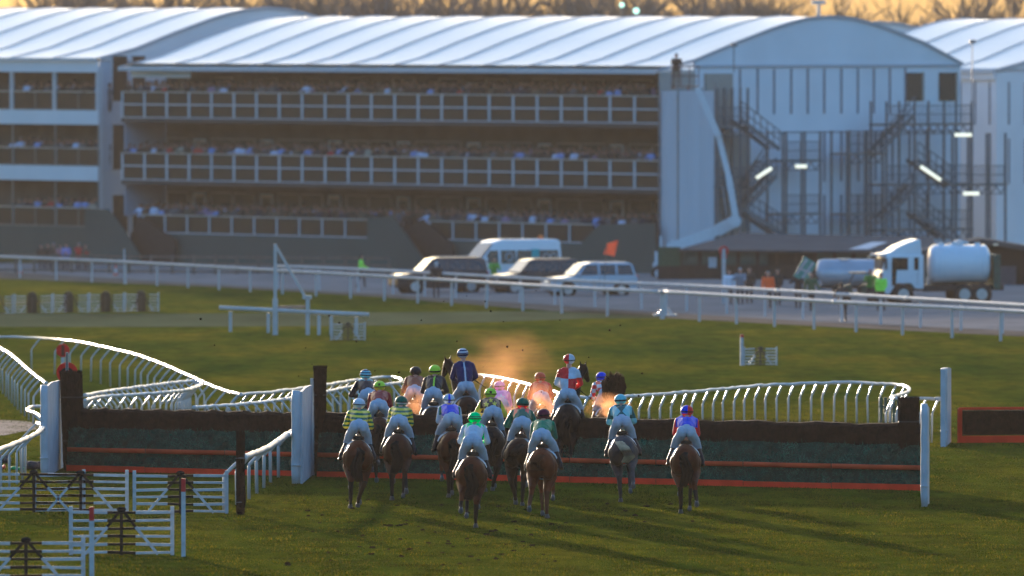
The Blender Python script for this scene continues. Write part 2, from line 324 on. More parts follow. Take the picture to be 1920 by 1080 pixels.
# ================= steeplechase fences =================
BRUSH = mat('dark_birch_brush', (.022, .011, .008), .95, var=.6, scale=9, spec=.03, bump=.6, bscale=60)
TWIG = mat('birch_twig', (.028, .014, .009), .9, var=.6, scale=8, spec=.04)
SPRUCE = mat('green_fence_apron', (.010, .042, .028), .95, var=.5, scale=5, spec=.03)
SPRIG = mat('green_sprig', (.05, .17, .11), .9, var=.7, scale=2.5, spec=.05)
def steeplechase_fence(a, b, label, top0=1.42, top1=1.42):
    ax = (b-a); Lx = Vector((ax.x, ax.y, 0)).length; ang = math.atan2(ax.y, ax.x)
    t = thing('steeplechase_fence', label, 'fence', a, ang, 'birch steeplechase fences'); sl = ax.z/Lx
    def sec(prof, name, m, extra=None, smooth=False):
        mb = MB(); n = 60; k = len(prof)
        vs = [(Lx*i/n, p[0]+.012*math.sin(i*1.7+p[1]*9), p[1]*1.0+sl*Lx*i/n+(.018*math.sin(i*.9)+.012*math.sin(i*2.3) if p[1] > .6 else 0)) for i in range(n+1) for p in prof]
        fs = [(i*k+j, i*k+(j+1) % k, (i+1)*k+(j+1) % k, (i+1)*k+j) for i in range(n) for j in range(k)]+[tuple(range(k)), tuple(range(n*k, n*k+k))]
        mb.add(vs, fs)
        if extra: extra(mb)
        return mb.build(name, m, t, smooth)
    H = top0
    def twigs(mb):
        n = int(Lx*700); x = rng.random(n)*Lx; u = rng.random(n)
        th = u*math.pi*.75; y = .12-.27*np.cos(th*.9); z = np.where(u < .5, .92+u*2*(H-.14-.92), H-.12+.1*np.sin((u-.5)*math.pi))
        y = np.where(u < .5, -.16+.06*u, -.1+(u-.5)*.7)
        P = np.stack([x, y-.01, z+sl*x], 1); D = rng.normal(size=(n, 3))*[.3, .15, .15]+np.stack([0*u, np.where(u < .5, -.25, 0), .8+0*u], 1); D /= np.linalg.norm(D, axis=1)[:, None]
        mb.blades(P, D, .06+.07*rng.random(n), .007, 1)
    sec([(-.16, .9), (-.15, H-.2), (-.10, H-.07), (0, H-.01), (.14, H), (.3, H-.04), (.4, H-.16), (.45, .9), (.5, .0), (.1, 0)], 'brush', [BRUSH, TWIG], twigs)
    def sprigs(y0, z0, y1, z1, dens, lm):
        def f(mb):
            n = int(Lx*dens); x = rng.random(n)*Lx; u = rng.random(n)
            P = np.stack([x, y0+(y1-y0)*u, z0+(z1-z0)*u+sl*x], 1); D = rng.normal(size=(n, 3))*[.5, .3, .45]+[0, -.5, .35]; D /= np.linalg.norm(D, axis=1)[:, None]
            mb.blades(P, D, lm*(.5+rng.random(n)), .014, 1)
        return f
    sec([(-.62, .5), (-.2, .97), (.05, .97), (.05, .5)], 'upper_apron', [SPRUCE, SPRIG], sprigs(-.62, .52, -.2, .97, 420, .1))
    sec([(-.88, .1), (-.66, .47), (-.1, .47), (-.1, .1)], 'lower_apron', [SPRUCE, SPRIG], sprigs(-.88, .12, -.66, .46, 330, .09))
    mb = MB(); n = max(3, int(Lx/2.3))
    for i in range(n):
        x0, x1 = Lx*i/n, Lx*(i+1)/n-.02; mb.tube([(x0, -.74, .5+sl*x0), ((x0+x1)/2, -.745, .495+sl*(x0+x1)/2), (x1, -.74, .5+sl*x1)], .055, 10)
    mb.build('guard_rail', mat('faded_orange_rail', (.5, .06, .012), .7, var=.3, scale=1.2, spec=.15), t, True)
    mb = MB()
    for i in range(n):
        x0, x1 = Lx*i/n, Lx*(i+1)/n-.012; zz = random.uniform(-.008, .008)
        mb.add([(x0, -.97, -.05+sl*x0), (x1, -.97, -.05+sl*x1), (x1, -.94, .14+sl*x1+zz), (x0, -.94, .14+sl*x0+zz), (x0, -.92, -.05+sl*x0), (x1, -.92, -.05+sl*x1), (x1, -.9, .14+sl*x1+zz), (x0, -.9, .14+sl*x0+zz)], [(0, 1, 2, 3), (7, 6, 5, 4), (3, 2, 6, 7), (0, 3, 7, 4), (1, 5, 6, 2), (0, 4, 5, 1)])
    mb.build('take_off_board', ORANGE, t)
    for ch in list(t.children):
        for v in ch.data.vertices: v.co.x += v.co.y*math.tan(ang)*.95
    return t, ang
def fence_pt(px): return Vector(((px-960)/FPX, 1, 0))
FA, FB = at(122, 880), at(1728, 917)      # line of the fence's middle
def on_fence(px):
    u = (px-960)/FPX; dx, dy = FB.x-FA.x, FB.y-FA.y; t = (u*FA.y-FA.x)/(dx-u*dy); q = FA+(FB-FA)*t; q.z = gz(q.y); return q
steeplechase_fence(on_fence(130), on_fence(575), 'shorter left fence of dark birch with green apron behind the white gates')
fm, FANG = steeplechase_fence(on_fence(598), on_fence(1726), 'long dark birch fence with orange rail and board being jumped by the runners')
def brush_pillar(px, wpx, toppy, label, base=0.0, lean=0, flare=0):
    q = on_fence(px); ppm = FPX/q.y; wd = wpx/ppm; h = (HC-(toppy-31)/ppm)-q.z
    t = thing('brush_pillar', label, 'brush pillar', q, 0, 'upright bundles of dark birch at the fence ends'); mb = MB(); n = 14
    vs = []; K = 10
    for i in range(K+1):
        z = h*i/K; s = 1+flare*(i/K)**3-.0*(i/K)
        for k in range(n):
            a = 2*math.pi*k/n; c = math.cos(a); s2 = math.sin(a); e = .55
            vs.append((wd/2*s*math.copysign(abs(c)**e, c)+random.uniform(-.012, .012)+lean*(i/K), .26*s*math.copysign(abs(s2)**e, s2), z))
    fs = [(i*n+k, i*n+(k+1) % n, (i+1)*n+(k+1) % n, (i+1)*n+k) for i in range(K) for k in range(n)]+[tuple(range(K*n, K*n+n))]
    mb.add(vs, fs); m = 5000; a = rng.random(m)*2*math.pi; z = rng.random(m)*h*.97; sg = 1+flare*(z/h)**3
    P = np.stack([wd/2*sg*np.sign(np.cos(a))*abs(np.cos(a))**.55+lean*z/h, .26*sg*np.sign(np.sin(a))*abs(np.sin(a))**.55, z], 1)
    D = np.stack([np.cos(a)*.12, np.sin(a)*.12, np.ones(m)], 1)+rng.normal(size=(m, 3))*.08; D /= np.linalg.norm(D, axis=1)[:, None]
    mb.blades(P, D, .12, .008, 1)
    m = 1500; P = np.stack([(rng.random(m)-.5)*wd*(1+flare)+lean, (rng.random(m)-.5)*.4, h-.03+0*rng.random(m)], 1); D = P*[.5, .5, 0]/max(wd, .3)+[0, 0, 1]+rng.normal(size=(m, 3))*.1; D /= np.linalg.norm(D, axis=1)[:, None]
    mb.blades(P, D, .04+.07*rng.random(m), .008, 1)
    mb.build('bundle', [BRUSH, TWIG], t)
    for zb in (.3, .75): MB().box((lean*zb, 0, h*zb), (wd*1.03*(1+flare*zb**3), .55, .03)).build('binding', mat('binding_wire', (.05, .04, .035), .6), t)
brush_pillar(139, 40, 699, 'thick leaning birch pillar at the left end of the fence', lean=-.08)
brush_pillar(600, 20, 690, 'slim birch pillar flaring at its top beside the middle white wing', flare=.18)
brush_pillar(1704, 38, 748, 'thick birch pillar at the right end of the long fence')
# wings: white padded boards
PAD = mat('white_padding', (.44, .465, .51), .5, var=.15, scale=2.2, bump=.3, bscale=5, spec=.3)
def wing(label, pts, th=.05, post=None, pole=None):
    """pts: list of (px, top_py, bottom_py); one board between successive entries"""
    P = [(at(x, yb), x, yt) for x, yt, yb in pts]; o = P[0][0]; t = thing('fence_wing', label, 'fence wing', o, 0, 'white wings of the fence')
    for i, ((a, xa, ta), (b, xb, tb)) in enumerate(zip(P, P[1:])):
        ha = atd(xa, ta, a.y).z; hb = atd(xb, tb, b.y).z; d = Vector((b.x-a.x, b.y-a.y, 0)).normalized(); nr = Vector((-d.y, d.x, 0))
        K = 8; vs = []
        for s in (-1, 1):
            for k in range(K+1):
                f = k/K; base = a.lerp(b, f)-o; vs += [base+nr*s*th/2+Vector((0, 0, -.03)), base+nr*s*th/2+Vector((0, 0, (ha+(hb-ha)*f)-(a.lerp(b, f).z)+.03*math.sin(f*math.pi)))]
        fs = []; M = 2*(K+1)
        for k in range(K):
            fs += [(2*k, 2*k+2, 2*k+3, 2*k+1), (M+2*k, M+2*k+1, M+2*k+3, M+2*k+2), (2*k+1, 2*k+3, M+2*k+3, M+2*k+1)]
        fs += [(0, 1, M+1, M), (2*K, M+2*K, M+2*K+1, 2*K+1)]
        MB().add(vs, fs).build('board', PAD, t)
    if post is not None:
        for (x, yt, yb, w_) in post:
            b = at(x, yb); hh = atd(x, yt, b.y).z-b.z; mb = MB(); q = b-o
            mb.tube([q+Vector((random.uniform(-.008, .008), 0, hh*i/9)) for i in range(10)], [w_*(1+random.uniform(-.05, .05))*(0.9 if i in (0, 9) else 1) for i in range(10)], 12)
            mb.build('padded_post', PAD, t, True)
            MB().box(tuple(q+Vector((0, -w_*.2, hh*.2))), (w_*2.15, w_*2.2, .02)).build('strap', WHITE2, t)
    if pole is not None:
        x, yt, yb = pole; b = at(x, yb); hh = atd(x, yt, b.y).z-b.z; q = b-o
        MB().bar(q, q+Vector((0, 0, hh)), .1, .06).build('edge_post', WHITE, t)
wing('broad white wing at the left end of the fence', [(88, 724, 893), (104, 715, 884), (122, 716, 873)], post=[(83, 722, 893, .09)])
wing('tall white wing board with padded post between the two fences', [(565, 734, 907), (583, 722, 892)], post=[(555, 732, 907, .1)], pole=(586, 709, 891))
wing('narrow white wing at the near right end of the long fence', [(1731, 760, 950), (1739, 765, 944)], post=[(1733, 757, 950, .075)], th=.08)
wing('tall pale wing standing beyond the right end of the fence', [(1768, 692, 838), (1779, 691, 829)], post=[(1770, 690, 837, .085)], th=.12)
# dark bound stake
q = at(451, 965); t = thing('bound_stake', 'dark brown bundle of birch standing on its own in front of the white rail', 'stake', q)
mb = MB().tube([(.0, 0, 0), (.02, 0, .3), (.0, 0, .9), (-.02, 0, 1.35), (-.02, 0, 1.72)], [.07, .1, .085, .07, .06], 9)
n = 2500; z = rng.random(n)*1.65; a = rng.random(n)*6.28; P = np.stack([.085*np.cos(a), .085*np.sin(a), z], 1); D = rng.normal(size=(n, 3))*.06+[0, 0, 1]
mb.blades(P, D, .13, .008, 1); mb.build('bundle', [BRUSH, TWIG], t)
for z in (.25, 1.15): MB().tube([(-.1, -.02, z), (0, -.11, z+.01), (.1, -.02, z)], .008, 5).build('wire', STEEL, t)
# red framed practice hurdle at right
a, b = at(1795, 830), at(1990, 829); t = thing('brush_hurdle', 'low dark brush hurdle in an orange-red frame at the right edge', 'hurdle', a, math.atan2(b.y-a.y, b.x-a.x)); L_ = (b-a).length
mb = MB().box((L_/2, 0, .5), (L_-.1, .3, .62)); n = 9000; P = np.stack([rng.random(n)*(L_-.1), -.15-.0*rng.random(n), .2+.62*rng.random(n)], 1); D = rng.normal(size=(n, 3))*.25+[0, -.15, 1]; mb.blades(P, D/np.linalg.norm(D, axis=1)[:, None], .08, .008, 1)
mb.build('brush', [BRUSH, TWIG], t); MB().box((L_/2, -.2, .08), (L_, .05, .2)).build('base_board', ORANGE, t); MB().tube([(0, -.17, .86), (L_, -.17, .86)], .035).build('top_rail', ORANGE, t); MB().box((.02, -.18, .42), (.1, .12, .9)).build('end_post', ORANGE, t)
# green plastic panels behind right pillar
GP = mat('green_plastic', (.02, .075, .05), .5, var=.15)
def slats(px, yb, n, wpx, hpx, label):
    a = at(px, yb); ppm = FPX/a.y; t = thing('slatted_screen', label, 'screen', a)
    for i in range(n): MB().box((i*wpx/ppm/n, 0, hpx/ppm/2), (wpx/ppm/n*.72, .06, hpx/ppm)).build('slat', GP, t)
    MB().box(((n-1)*wpx/ppm/n/2, .04, hpx/ppm*.7), (wpx/ppm, .04, .06)).build('batten', GP, t)
slats(1652, 803, 6, 48, 58, 'dark green slatted screen behind the right hairpin of rail'); slats(632, 780, 2, 14, 36, 'small dark green slatted box under the rail by the slim birch pillar')
# marker discs
def disc(px, pyc, yb, rpx, label, arrow=False):
    b = at(px, yb); ppm = FPX/b.y; zc = atd(px, pyc, b.y).z-b.z; t = thing('marker_disc', label, 'marker', b, 0, 'red round course markers'); r = rpx/ppm
    MB().tube([(0, -.02, zc), (0, .02, zc)], r, 32).build('disc', mat('red_disc', (.62, .012, .012), .6, var=.12, spec=.1), t)
    if arrow:
        m = MB(); K = 14
        for i in range(K):
            a0, a1 = math.pi*i/K, math.pi*(i+1)/K
            m.prism([(math.cos(a0)*r*.62, math.sin(a0)*r*.5), (math.cos(a1)*r*.62, math.sin(a1)*r*.5), (math.cos(a1)*r*.38, math.sin(a1)*r*.26), (math.cos(a0)*r*.38, math.sin(a0)*r*.26)], (0, -.03, zc), (1, 0, 0), (0, 0, 1), (0, 1, 0), .012)
        m.build('emblem', BLACK, t)
        MB().box((0, -.06, zc*.62), (.06, .05, zc*1.27)).build('pole', WHITE, t); MB().box((-.0, -.088, zc*1.1), (.03, .01, zc*.3)).build('stripe', BLACK, t)
    else:
        m = MB().box((0, -.035, zc), (r*.45, .02, r*1.6)); m.build('bar', mat('brown_bar', (.12, .015, .01), .6), t)
        MB().box((0, .03, zc*.5), (.11, .05, zc*1.0)).build('pole', WHITE, t); MB().box((0, .025, zc*.42), (.115, .055, zc*.2)).build('band', RED, t)
disc(118, 657, 735, 12.5, 'smaller red disc on a pole under the curving rail'); disc(126, 699, 850, 20, 'larger red disc with a black arch behind the birch pillar', True)

# ================= hurdle gates =================
def hurdle(px0, px1, yb, yt, label, blk=(.36, .64), group='white and black timber hurdles standing on the turf', simple=False, dark=BLACK, rows=6, postw=.07):
    a, b = at(px0, yb), at(px1, yb); L = (b-a).length; ppm = FPX/a.y; H = (yb-yt)/ppm; t = thing('hurdle', label, 'hurdle', a, math.atan2(b.y-a.y, b.x-a.x), group)
    for x in (0, L): MB().box((x, 0, H/2), (postw, .05, H)).build('post', WHITE2, t)
    for i in range(rows):
        z = .05+(H*.88-.05)*i/(rows-1); j = [random.uniform(-.012, .012) for _ in range(4)]; mb = MB(); X = [0, L*blk[0], L*blk[1], L]; wd = .035 if simple else .045
        for k in range(3): mb.bar((X[k], -.04, z+j[k]), (X[k+1], -.04, z+j[k+1]), .03, wd+.01*((i+k) % 2), 1 if k == 1 else 0)
        mb.build('bar', [WHITE2, dark], t)
    MB().box((L/2, -.07, H*.46), (.055, .03, H*.92)).build('centre_post', dark, t)
    for s in (-1, 1):
        mb = MB(); x1 = L/2+s*L*.36; xm = L/2+s*L*(blk[1]-.5); f = (xm-L/2)/(x1-L/2); zt = H*.95
        mb.bar((L/2, -.08, zt), (xm, -.08, zt*(1-f)), .03, .05, 1); mb.bar((xm, -.082, zt*(1-f)), (x1, -.082, 0.02), .03, .05, 0); mb.build('brace', [WHITE2, dark], t)
    MB().ball((L/2, -.08, H*.94), (.09, .03, .05)).build('ridge_cap', dark, t)
    return t
hurdle(-30, 157, 960, 880, 'hurdle at the left edge overlapped by its neighbour')
hurdle(65, 238, 960, 881, 'hurdle second from the left in the back row beside the left wing')
hurdle(252, 425, 963, 882, 'hurdle in the back row next to the dark stake')
hurdle(133, 323, 1041, 949, 'hurdle in the middle of the front group between the two marker posts')
hurdle(-58, 156, 1100, 1006, 'nearest hurdle cut off by the bottom left corner')
def marker_post(px, yb, yt, wpx, label, redf=.17, group='red topped white marker posts'):
    b = at(px, yb); ppm = FPX/b.y; H = (yb-yt)/ppm; t = thing('marker_post', label, 'marker post', b, 0, group); w_ = wpx/ppm
    MB().box((0, 0, H*(1-redf)/2), (w_, w_, H*(1-redf))).build('shaft', WHITE2, t); MB().box((0, 0, H*(1-redf/2)), (w_*1.01, w_*1.01, H*redf-.002)).build('red_top', RED, t)
marker_post(344, 1044, 897, 8, 'marker post with red top standing right of the front hurdle'); marker_post(172, 1105, 950, 9, 'marker post with red top crossing the front hurdle near the bottom edge'); marker_post(1391, 685, 627, 6, 'far marker post with red top beside the lone hurdle on the right', .1)
PALE = mat('dim_centre_panel', (.05, .045, .035), .8)
hurdle(1395, 1456, 685, 650, 'lone far hurdle on the mid turf at right', (.33, .66), 'small far hurdles', True, PALE, 6, .06)
hurdle(621, 684, 638, 604, 'far hurdle standing behind the right end of the barrier', (.33, .66), 'small far hurdles', True, PALE, 6, .06)
for i, (x0, x1, nm) in enumerate([(-30, 24, 'first far hurdle of the row cut by the left edge'), (28, 97, 'far hurdle second in the row at left'), (100, 165, 'far hurdle in the middle of the row at left'), (168, 232, 'far hurdle fourth in the row at left'), (235, 297, 'last far hurdle at the right end of the row at left')]):
    hurdle(x0, x1, 588-i, 552-i, nm, (.3, .7) if i % 2 else (.38, .72), 'small far hurdles', True, PALE, 6, .06)
for i, x in enumerate((60, 128, 198, 264)):
    q = at(x, 587-i); t = thing('brush_bundle', ['dark round-topped brush screen %s' % s for s in ('nearest the left edge of the far hurdle row', 'second in the far hurdle row', 'third in the far hurdle row', 'last in the far hurdle row')][i], 'brush', q, 0, 'dark brush screens between far hurdles')
    m = MB().box((0, .12, .36), (.42, .12, .72)).tube([(0, .06, .72), (0, .18, .72)], .21, 14); m.build('panel', mat('brown_mesh', (.07, .055, .035), .9, var=.4, scale=12), t); MB().box((0, .04, .45), (.04, .03, .85)).build('stake', WOOD, t)
# barrier with raised prop
q = at(516, 628); t = thing('lift_barrier', 'tall white pole with sloping prop and long low rail on the mid turf', 'barrier', q)
def L_(px, py): return atd(px, py, q.y)-q
MB().bar(L_(516, 628), L_(516, 560), .2).bar(L_(516, 560), L_(516, 457), .12).build('mast', WHITE, t)
MB().bar(L_(516, 459), L_(572, 556), .1).build('prop', WHITE, t); MB().bar(L_(577, 630), L_(577, 558), .15).box(tuple(L_(576, 557)), (.35, .15, .14)).build('short_post', WHITE, t)
MB().bar(L_(516, 576)+Vector((0, .1, 0)), L_(572, 575)+Vector((0, .1, 0)), .1).build('hinge', mat('brown_hinge', (.3, .2, .16), .6), t)
MB().tube([L_(411, 577), L_(500, 581), L_(600, 586), L_(692, 590)], .085, 10).build('rail', WHITE, t, True)
for x, yb in ((432, 622), (503, 624), (598, 631), (621, 638), (668, 637)): MB().bar(L_(x, yb), L_(x, 585+(x-411)*.045-2), .12).build('leg', WHITE, t)
# traffic cones
for x, yb, lb in ((217, 522, 'orange and white cone under the far left rail'), (38, 518, 'orange and white cone at the far left edge by the fence')):
    q = at(x, yb); t = thing('traffic_cone', lb, 'cone', q, 0, 'traffic cones'); CO = mat('cone_orange', (.5, .09, .05), .6)
    MB().box((0, 0, .02), (.4, .4, .04)).build('foot', CO, t); MB().tube([(0, 0, .04), (0, 0, .3)], [.15, .1], 14).tube([(0, 0, .55), (0, 0, .75)], [.06, .03], 14).build('cone', CO, t); MB().tube([(0, 0, .3), (0, 0, .55)], [.1, .06], 14).build('white_band', WHITE2, t)
# clutter by the left wing
def heap(px, yb, wpx, hpx, m, name, label, seed):
    rr = random.Random(seed); q = at(px, yb); ppm = FPX/q.y; mb = MB()
    for i in range(6): mb.ball((rr.uniform(-.3, .3)*wpx/ppm, rr.uniform(-.15, .15), rr.uniform(.1, .45)*hpx/ppm), (wpx/ppm*.22, .12, hpx/ppm*.4), 10)
    me = blob(name, mb, .02, 2); o = link(name, me, m, None, q); tag(o, label, 'bag' if 'bag' in name else 'cloth')
heap(10, 868, 34, 20, mat('dark_bag', (.025, .025, .03), .6, var=.4), 'equipment_bag', 'dark bag lying behind the near left rail', 1)
heap(60, 880, 44, 22, mat('navy_bag', (.02, .02, .035), .6, var=.4), 'equipment_bag', 'navy bag piled between the rail posts and the left wing', 2)
heap(34, 881, 36, 9, mat('green_cloth', (.03, .3, .08), .6, var=.2), 'folded_cloth', 'bright green cloth on the grass under the left rail', 3)
heap(4, 880, 14, 12, mat('red_cloth', (.6, .1, .06), .6, var=.4), 'folded_cloth', 'red and white cloth at the left edge', 4)
# ================= tented grandstands =================
PVC = mat('white_pvc_roof', (.95, .91, .82), .45, var=.035, scale=.6, aniso=(2.5, .3, 1), spec=.8)
PVCW = mat('white_pvc_wall', (.76, .79, .84), .7, var=.05, scale=.35)
PVCD = mat('pvc_seam', (.42, .45, .50), .6, var=.05)
FRAME = mat('pale_aluminium_frame', (.55, .57, .60), .6, var=.08)
CREAM = mat('cream_rail_cap', (.52, .46, .38), .5, var=.08)
TINT = mat('tinted_pane', (.02, .018, .016), .35, var=.3, scale=.8, spec=.3)
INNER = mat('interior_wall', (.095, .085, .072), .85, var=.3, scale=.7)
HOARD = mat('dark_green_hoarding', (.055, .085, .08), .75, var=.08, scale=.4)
DOORD = mat('dark_door', (.04, .05, .045), .6, var=.15)
BEIGE = mat('beige_panel', (.33, .32, .29), .8, var=.05)
BZ = -6.6; P0 = Vector((8.0, 620.0, BZ)); BANG = -math.atan2(.771, .635)
ZT = HC-BZ                                        # eye height above the stand's base
class Frame:                                      # local frame of a stand; X along the facade to the right, Y into depth
    def __init__(s, o, ang=BANG): s.o = Vector(o); s.ex = Vector((math.cos(ang), math.sin(ang), 0)); s.ey = Vector((-math.sin(ang), math.cos(ang), 0)); s.ang = ang
    def hit(s, px, py, n, off):
        d = ray(px, py); c = Vector((0, 0, HC)); t = ((s.o-c).dot(n)+off)/d.dot(n); q = c+d*t-s.o; return Vector((q.dot(s.ex), q.dot(s.ey), q.z))
    def fx(s, px, py, off=0): return s.hit(px, py, s.ex, off)     # on plane local x = off
    def fy(s, px, py, off=0): return s.hit(px, py, s.ey, off)     # on plane local y = off
FM = Frame(P0)
PROF = [(-.25, 2.98), (0, 2.92), (2.6, 2.38), (5.6, 1.42), (8.2, .66), (9.6, .32), (10.8, .1), (12.4, .0), (14.0, .1), (15.2, .32), (16.6, .66), (19.2, 1.42), (22, 2.55), (22.2, 2.62)]
def tent_roof(root, x0, x1, dz=0, bay=4.2, seam=True, eave=True, name='roof'):
    mb = MB(); n = max(2, int((x1-x0)/.7)); K = len(PROF); zt = ZT+dz
    nb = round((x1-x0)/bay)
    def sag(f): return -.014*math.sin(math.pi*((f*nb) % 1))
    vs = []
    for i in range(n*1+1):
        f = i/n
        for j, (y, d) in enumerate(PROF): vs.append((x0+(x1-x0)*f, y, zt-d+sag(f)*(1 if 0 < j < K-1 else .3)))
    mb.add(vs, [(i*K+j, i*K+j+1, (i+1)*K+j+1, (i+1)*K+j) for i in range(n) for j in range(K-1)])
    o = mb.build(name, PVC, root, True)
    if seam:
        for i in range(nb+1):
            x = x0+(x1-x0)*i/nb; m = MB(); pts = [(x, y, zt-d+.05) for y, d in PROF]
            for a, b in zip(pts, pts[1:]): m.bar(a, b, .09, .06)
            m.build('roof_seam', PVCD, root)
    if eave: MB().box(((x0+x1)/2, -.27, zt-3.02), (x1-x0, .08, .22)).build('eave_beam', FRAME, root)
    return o
def gable(root, x, dz=0, y0=2.6, low=3.1, name='gable'):
    zt = ZT+dz; pts = [(y, zt-d-.06) for y, d in PROF if y >= y0-.01 and y <= 22]; pts = [(y0, zt-low)]+pts+[(22, zt-low)]
    MB().prism(pts, (x, 0, 0), (0, 1, 0), (0, 0, 1), (1, 0, 0), .1).build(name, PVCW, root)
    m = MB(); q = [(x+.05, y, zt-d-.03) for y, d in PROF if y >= -.1]
    for a, b in zip(q, q[1:]): m.bar(a, b, .16, .12)
    m.build('gable_arch', PVCD, root)
LV = [(9.97, 9.24, 8.46), (6.45, 5.70, 4.88)]       # rail top, middle rail, bottom of the two upper balconies
st = thing('tented_grandstand', 'long three-storey white tented grandstand filling the middle background', 'grandstand', P0, BANG, 'white tented stands')
XL = -48.0
tent_roof(st, XL, 0, 0, 4.15)
gable(st, -.1)
# balconies
NB = 23; BW = (0-XL-.0)/NB
def bay_frame(w_, z0, zm, z1, post=.16, split=True):
    m = MB(); m.span((0, -.06, z0), (post, .06, z1-.05)); m.span((0, -.07, z1-.05), (w_, .07, z1+.02), 1)
    if split: m.span((post, -.05, zm-.04), (w_, .05, zm+.04))
    m.span((post, -.05, z0), (w_, .05, z0+.06)); return m
for z1, zm, z0 in LV:
    me = bay_frame(BW, z0, zm, z1).mesh('balustrade'); pa = MB().span((.16, -.015, z0+.06), (BW, .015, z1-.05)).mesh('pane')
    for i in range(NB):
        o = link('balustrade', me, [FRAME, CREAM], st, (XL+i*BW, 0, 0)); link('pane', pa, TINT, o)
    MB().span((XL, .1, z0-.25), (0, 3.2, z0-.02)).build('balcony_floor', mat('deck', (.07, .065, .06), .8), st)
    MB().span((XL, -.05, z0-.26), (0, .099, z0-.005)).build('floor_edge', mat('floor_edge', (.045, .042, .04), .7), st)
# lower terrace front
z1, z0 = 2.9, 1.85
def loc_x(px, py): return FM.fy(px, py, 0).x
segs = [(loc_x(268, 402), loc_x(690, 408)), (loc_x(806, 412), loc_x(1112, 420))]
for a, b in segs:
    n = max(2, round((b-a)/BW)); wv = (b-a)/n; me = bay_frame(wv, z0, 2.3, z1, .1, False).mesh('balustrade'); pa = MB().span((.1, -.015, z0+.06), (wv, .015, z1-.05)).mesh('pane')
    for i in range(n): o = link('balustrade', me, [FRAME, CREAM], st, (a+i*wv, 0, 0)); link('pane', pa, TINT, o)
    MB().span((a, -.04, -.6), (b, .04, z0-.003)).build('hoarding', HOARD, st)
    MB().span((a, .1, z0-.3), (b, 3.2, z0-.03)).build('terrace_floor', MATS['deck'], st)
# stair flanks: dark green boarded wedges with the stairs between
def flank(poly, off=-1.2, th=.12, name='stair_flank', m=HOARD):
    pts = [FM.fy(x, y, off) for x, y in poly]; MB().prism([(p.x, p.z) for p in pts], (0, off, 0), (1, 0, 0), (0, 0, 1), (0, 1, 0), th).build(name, m, st)
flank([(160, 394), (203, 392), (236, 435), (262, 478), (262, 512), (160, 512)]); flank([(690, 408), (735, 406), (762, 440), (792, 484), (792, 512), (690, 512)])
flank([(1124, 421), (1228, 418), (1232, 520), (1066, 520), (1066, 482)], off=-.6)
flank([(262, 405), (300, 430), (330, 450), (330, 512), (246, 512), (246, 440)], -.35, .1, 'stair_shade_panel', mat('painted_opening_shade', (.035, .03, .028), .8)); flank([(792, 412), (830, 440), (850, 460), (850, 512), (778, 512), (745, 440)], -.35, .1, 'stair_shade_panel', MATS['painted_opening_shade'])  # near-black panels paint the shade of the open interior beside the stairs
for pa_, pb_ in (((205, 398), (262, 485)), ((738, 410), (795, 490))):
    m = MB(); N = 14
    for i in range(N):
        p_ = FM.fy(pa_[0]+(pb_[0]-pa_[0])*i/N, pa_[1]+(pb_[1]-pa_[1])*i/N, -.6); m.box((p_.x, -.75, p_.z-.12), (.3, .8, .1))
    m.build('stairs', mat('stair_steel', (.10, .09, .08), .7), st)
# back wall of the balconies, its doors and windows
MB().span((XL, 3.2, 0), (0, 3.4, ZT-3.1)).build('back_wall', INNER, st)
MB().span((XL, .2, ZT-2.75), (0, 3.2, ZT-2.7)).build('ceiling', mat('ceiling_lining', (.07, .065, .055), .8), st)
wf = MB(); W_ = 1.7
def wframe(w_, h): m = MB(); t = .09; m.span((0, 0, 0), (t, -.06, h)); m.span((w_-t, 0, 0), (w_, -.06, h)); m.span((t, 0, h-t), (w_-t, -.06, h)); m.span((t, 0, h*.62), (w_-t, -.05, h*.62+t*.8)); return m
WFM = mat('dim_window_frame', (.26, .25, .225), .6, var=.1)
wm = wframe(2.0, 2.3).mesh('window'); pm = MB().span((.09, -.01, 0), (1.91, -.03, 2.21)).mesh('pane'); dm = wframe(1.1, 2.25).mesh('door'); tm = MB().span((.12, -.06, 2.02), (.98, -.09, 2.14)).mesh('door_head')
HEAD = mat('pale_door_head', (.55, .45, .34), .6)
for fl in (8.55, 5.0, 1.9):
    for i in range(23):
        x = XL+.15+i*2.08
        if fl > 8: 
            if i % 2: continue
        if i % 3 == 1 and fl < 8:
            o = link('door', dm, FRAME, st, (x+.45, 3.2, fl)); link('pane', MB().span((.09, -.01, 0), (1.01, -.03, 2.16)).mesh('pane'), TINT, o); link('door_head', tm, HEAD, o)
        else:
            o = link('window', wm, WFM, st, (x, 3.2, fl)); link('pane', pm, TINT, o)
# partition at the far left end of the balconies
for za, zb in ((4.88, 8.2), (1.9, 4.6)): MB().span((XL+.0, .15, za+.9), (XL+.08, 3.1, zb-.02)).build('end_partition', mat('blue_grey_panel', (.34, .38, .46), .6, var=.03), st)
MB().box((XL+3.2, .35, ZT-3.3), (5.6, .03, .42)).build('valance', PVCW, st)
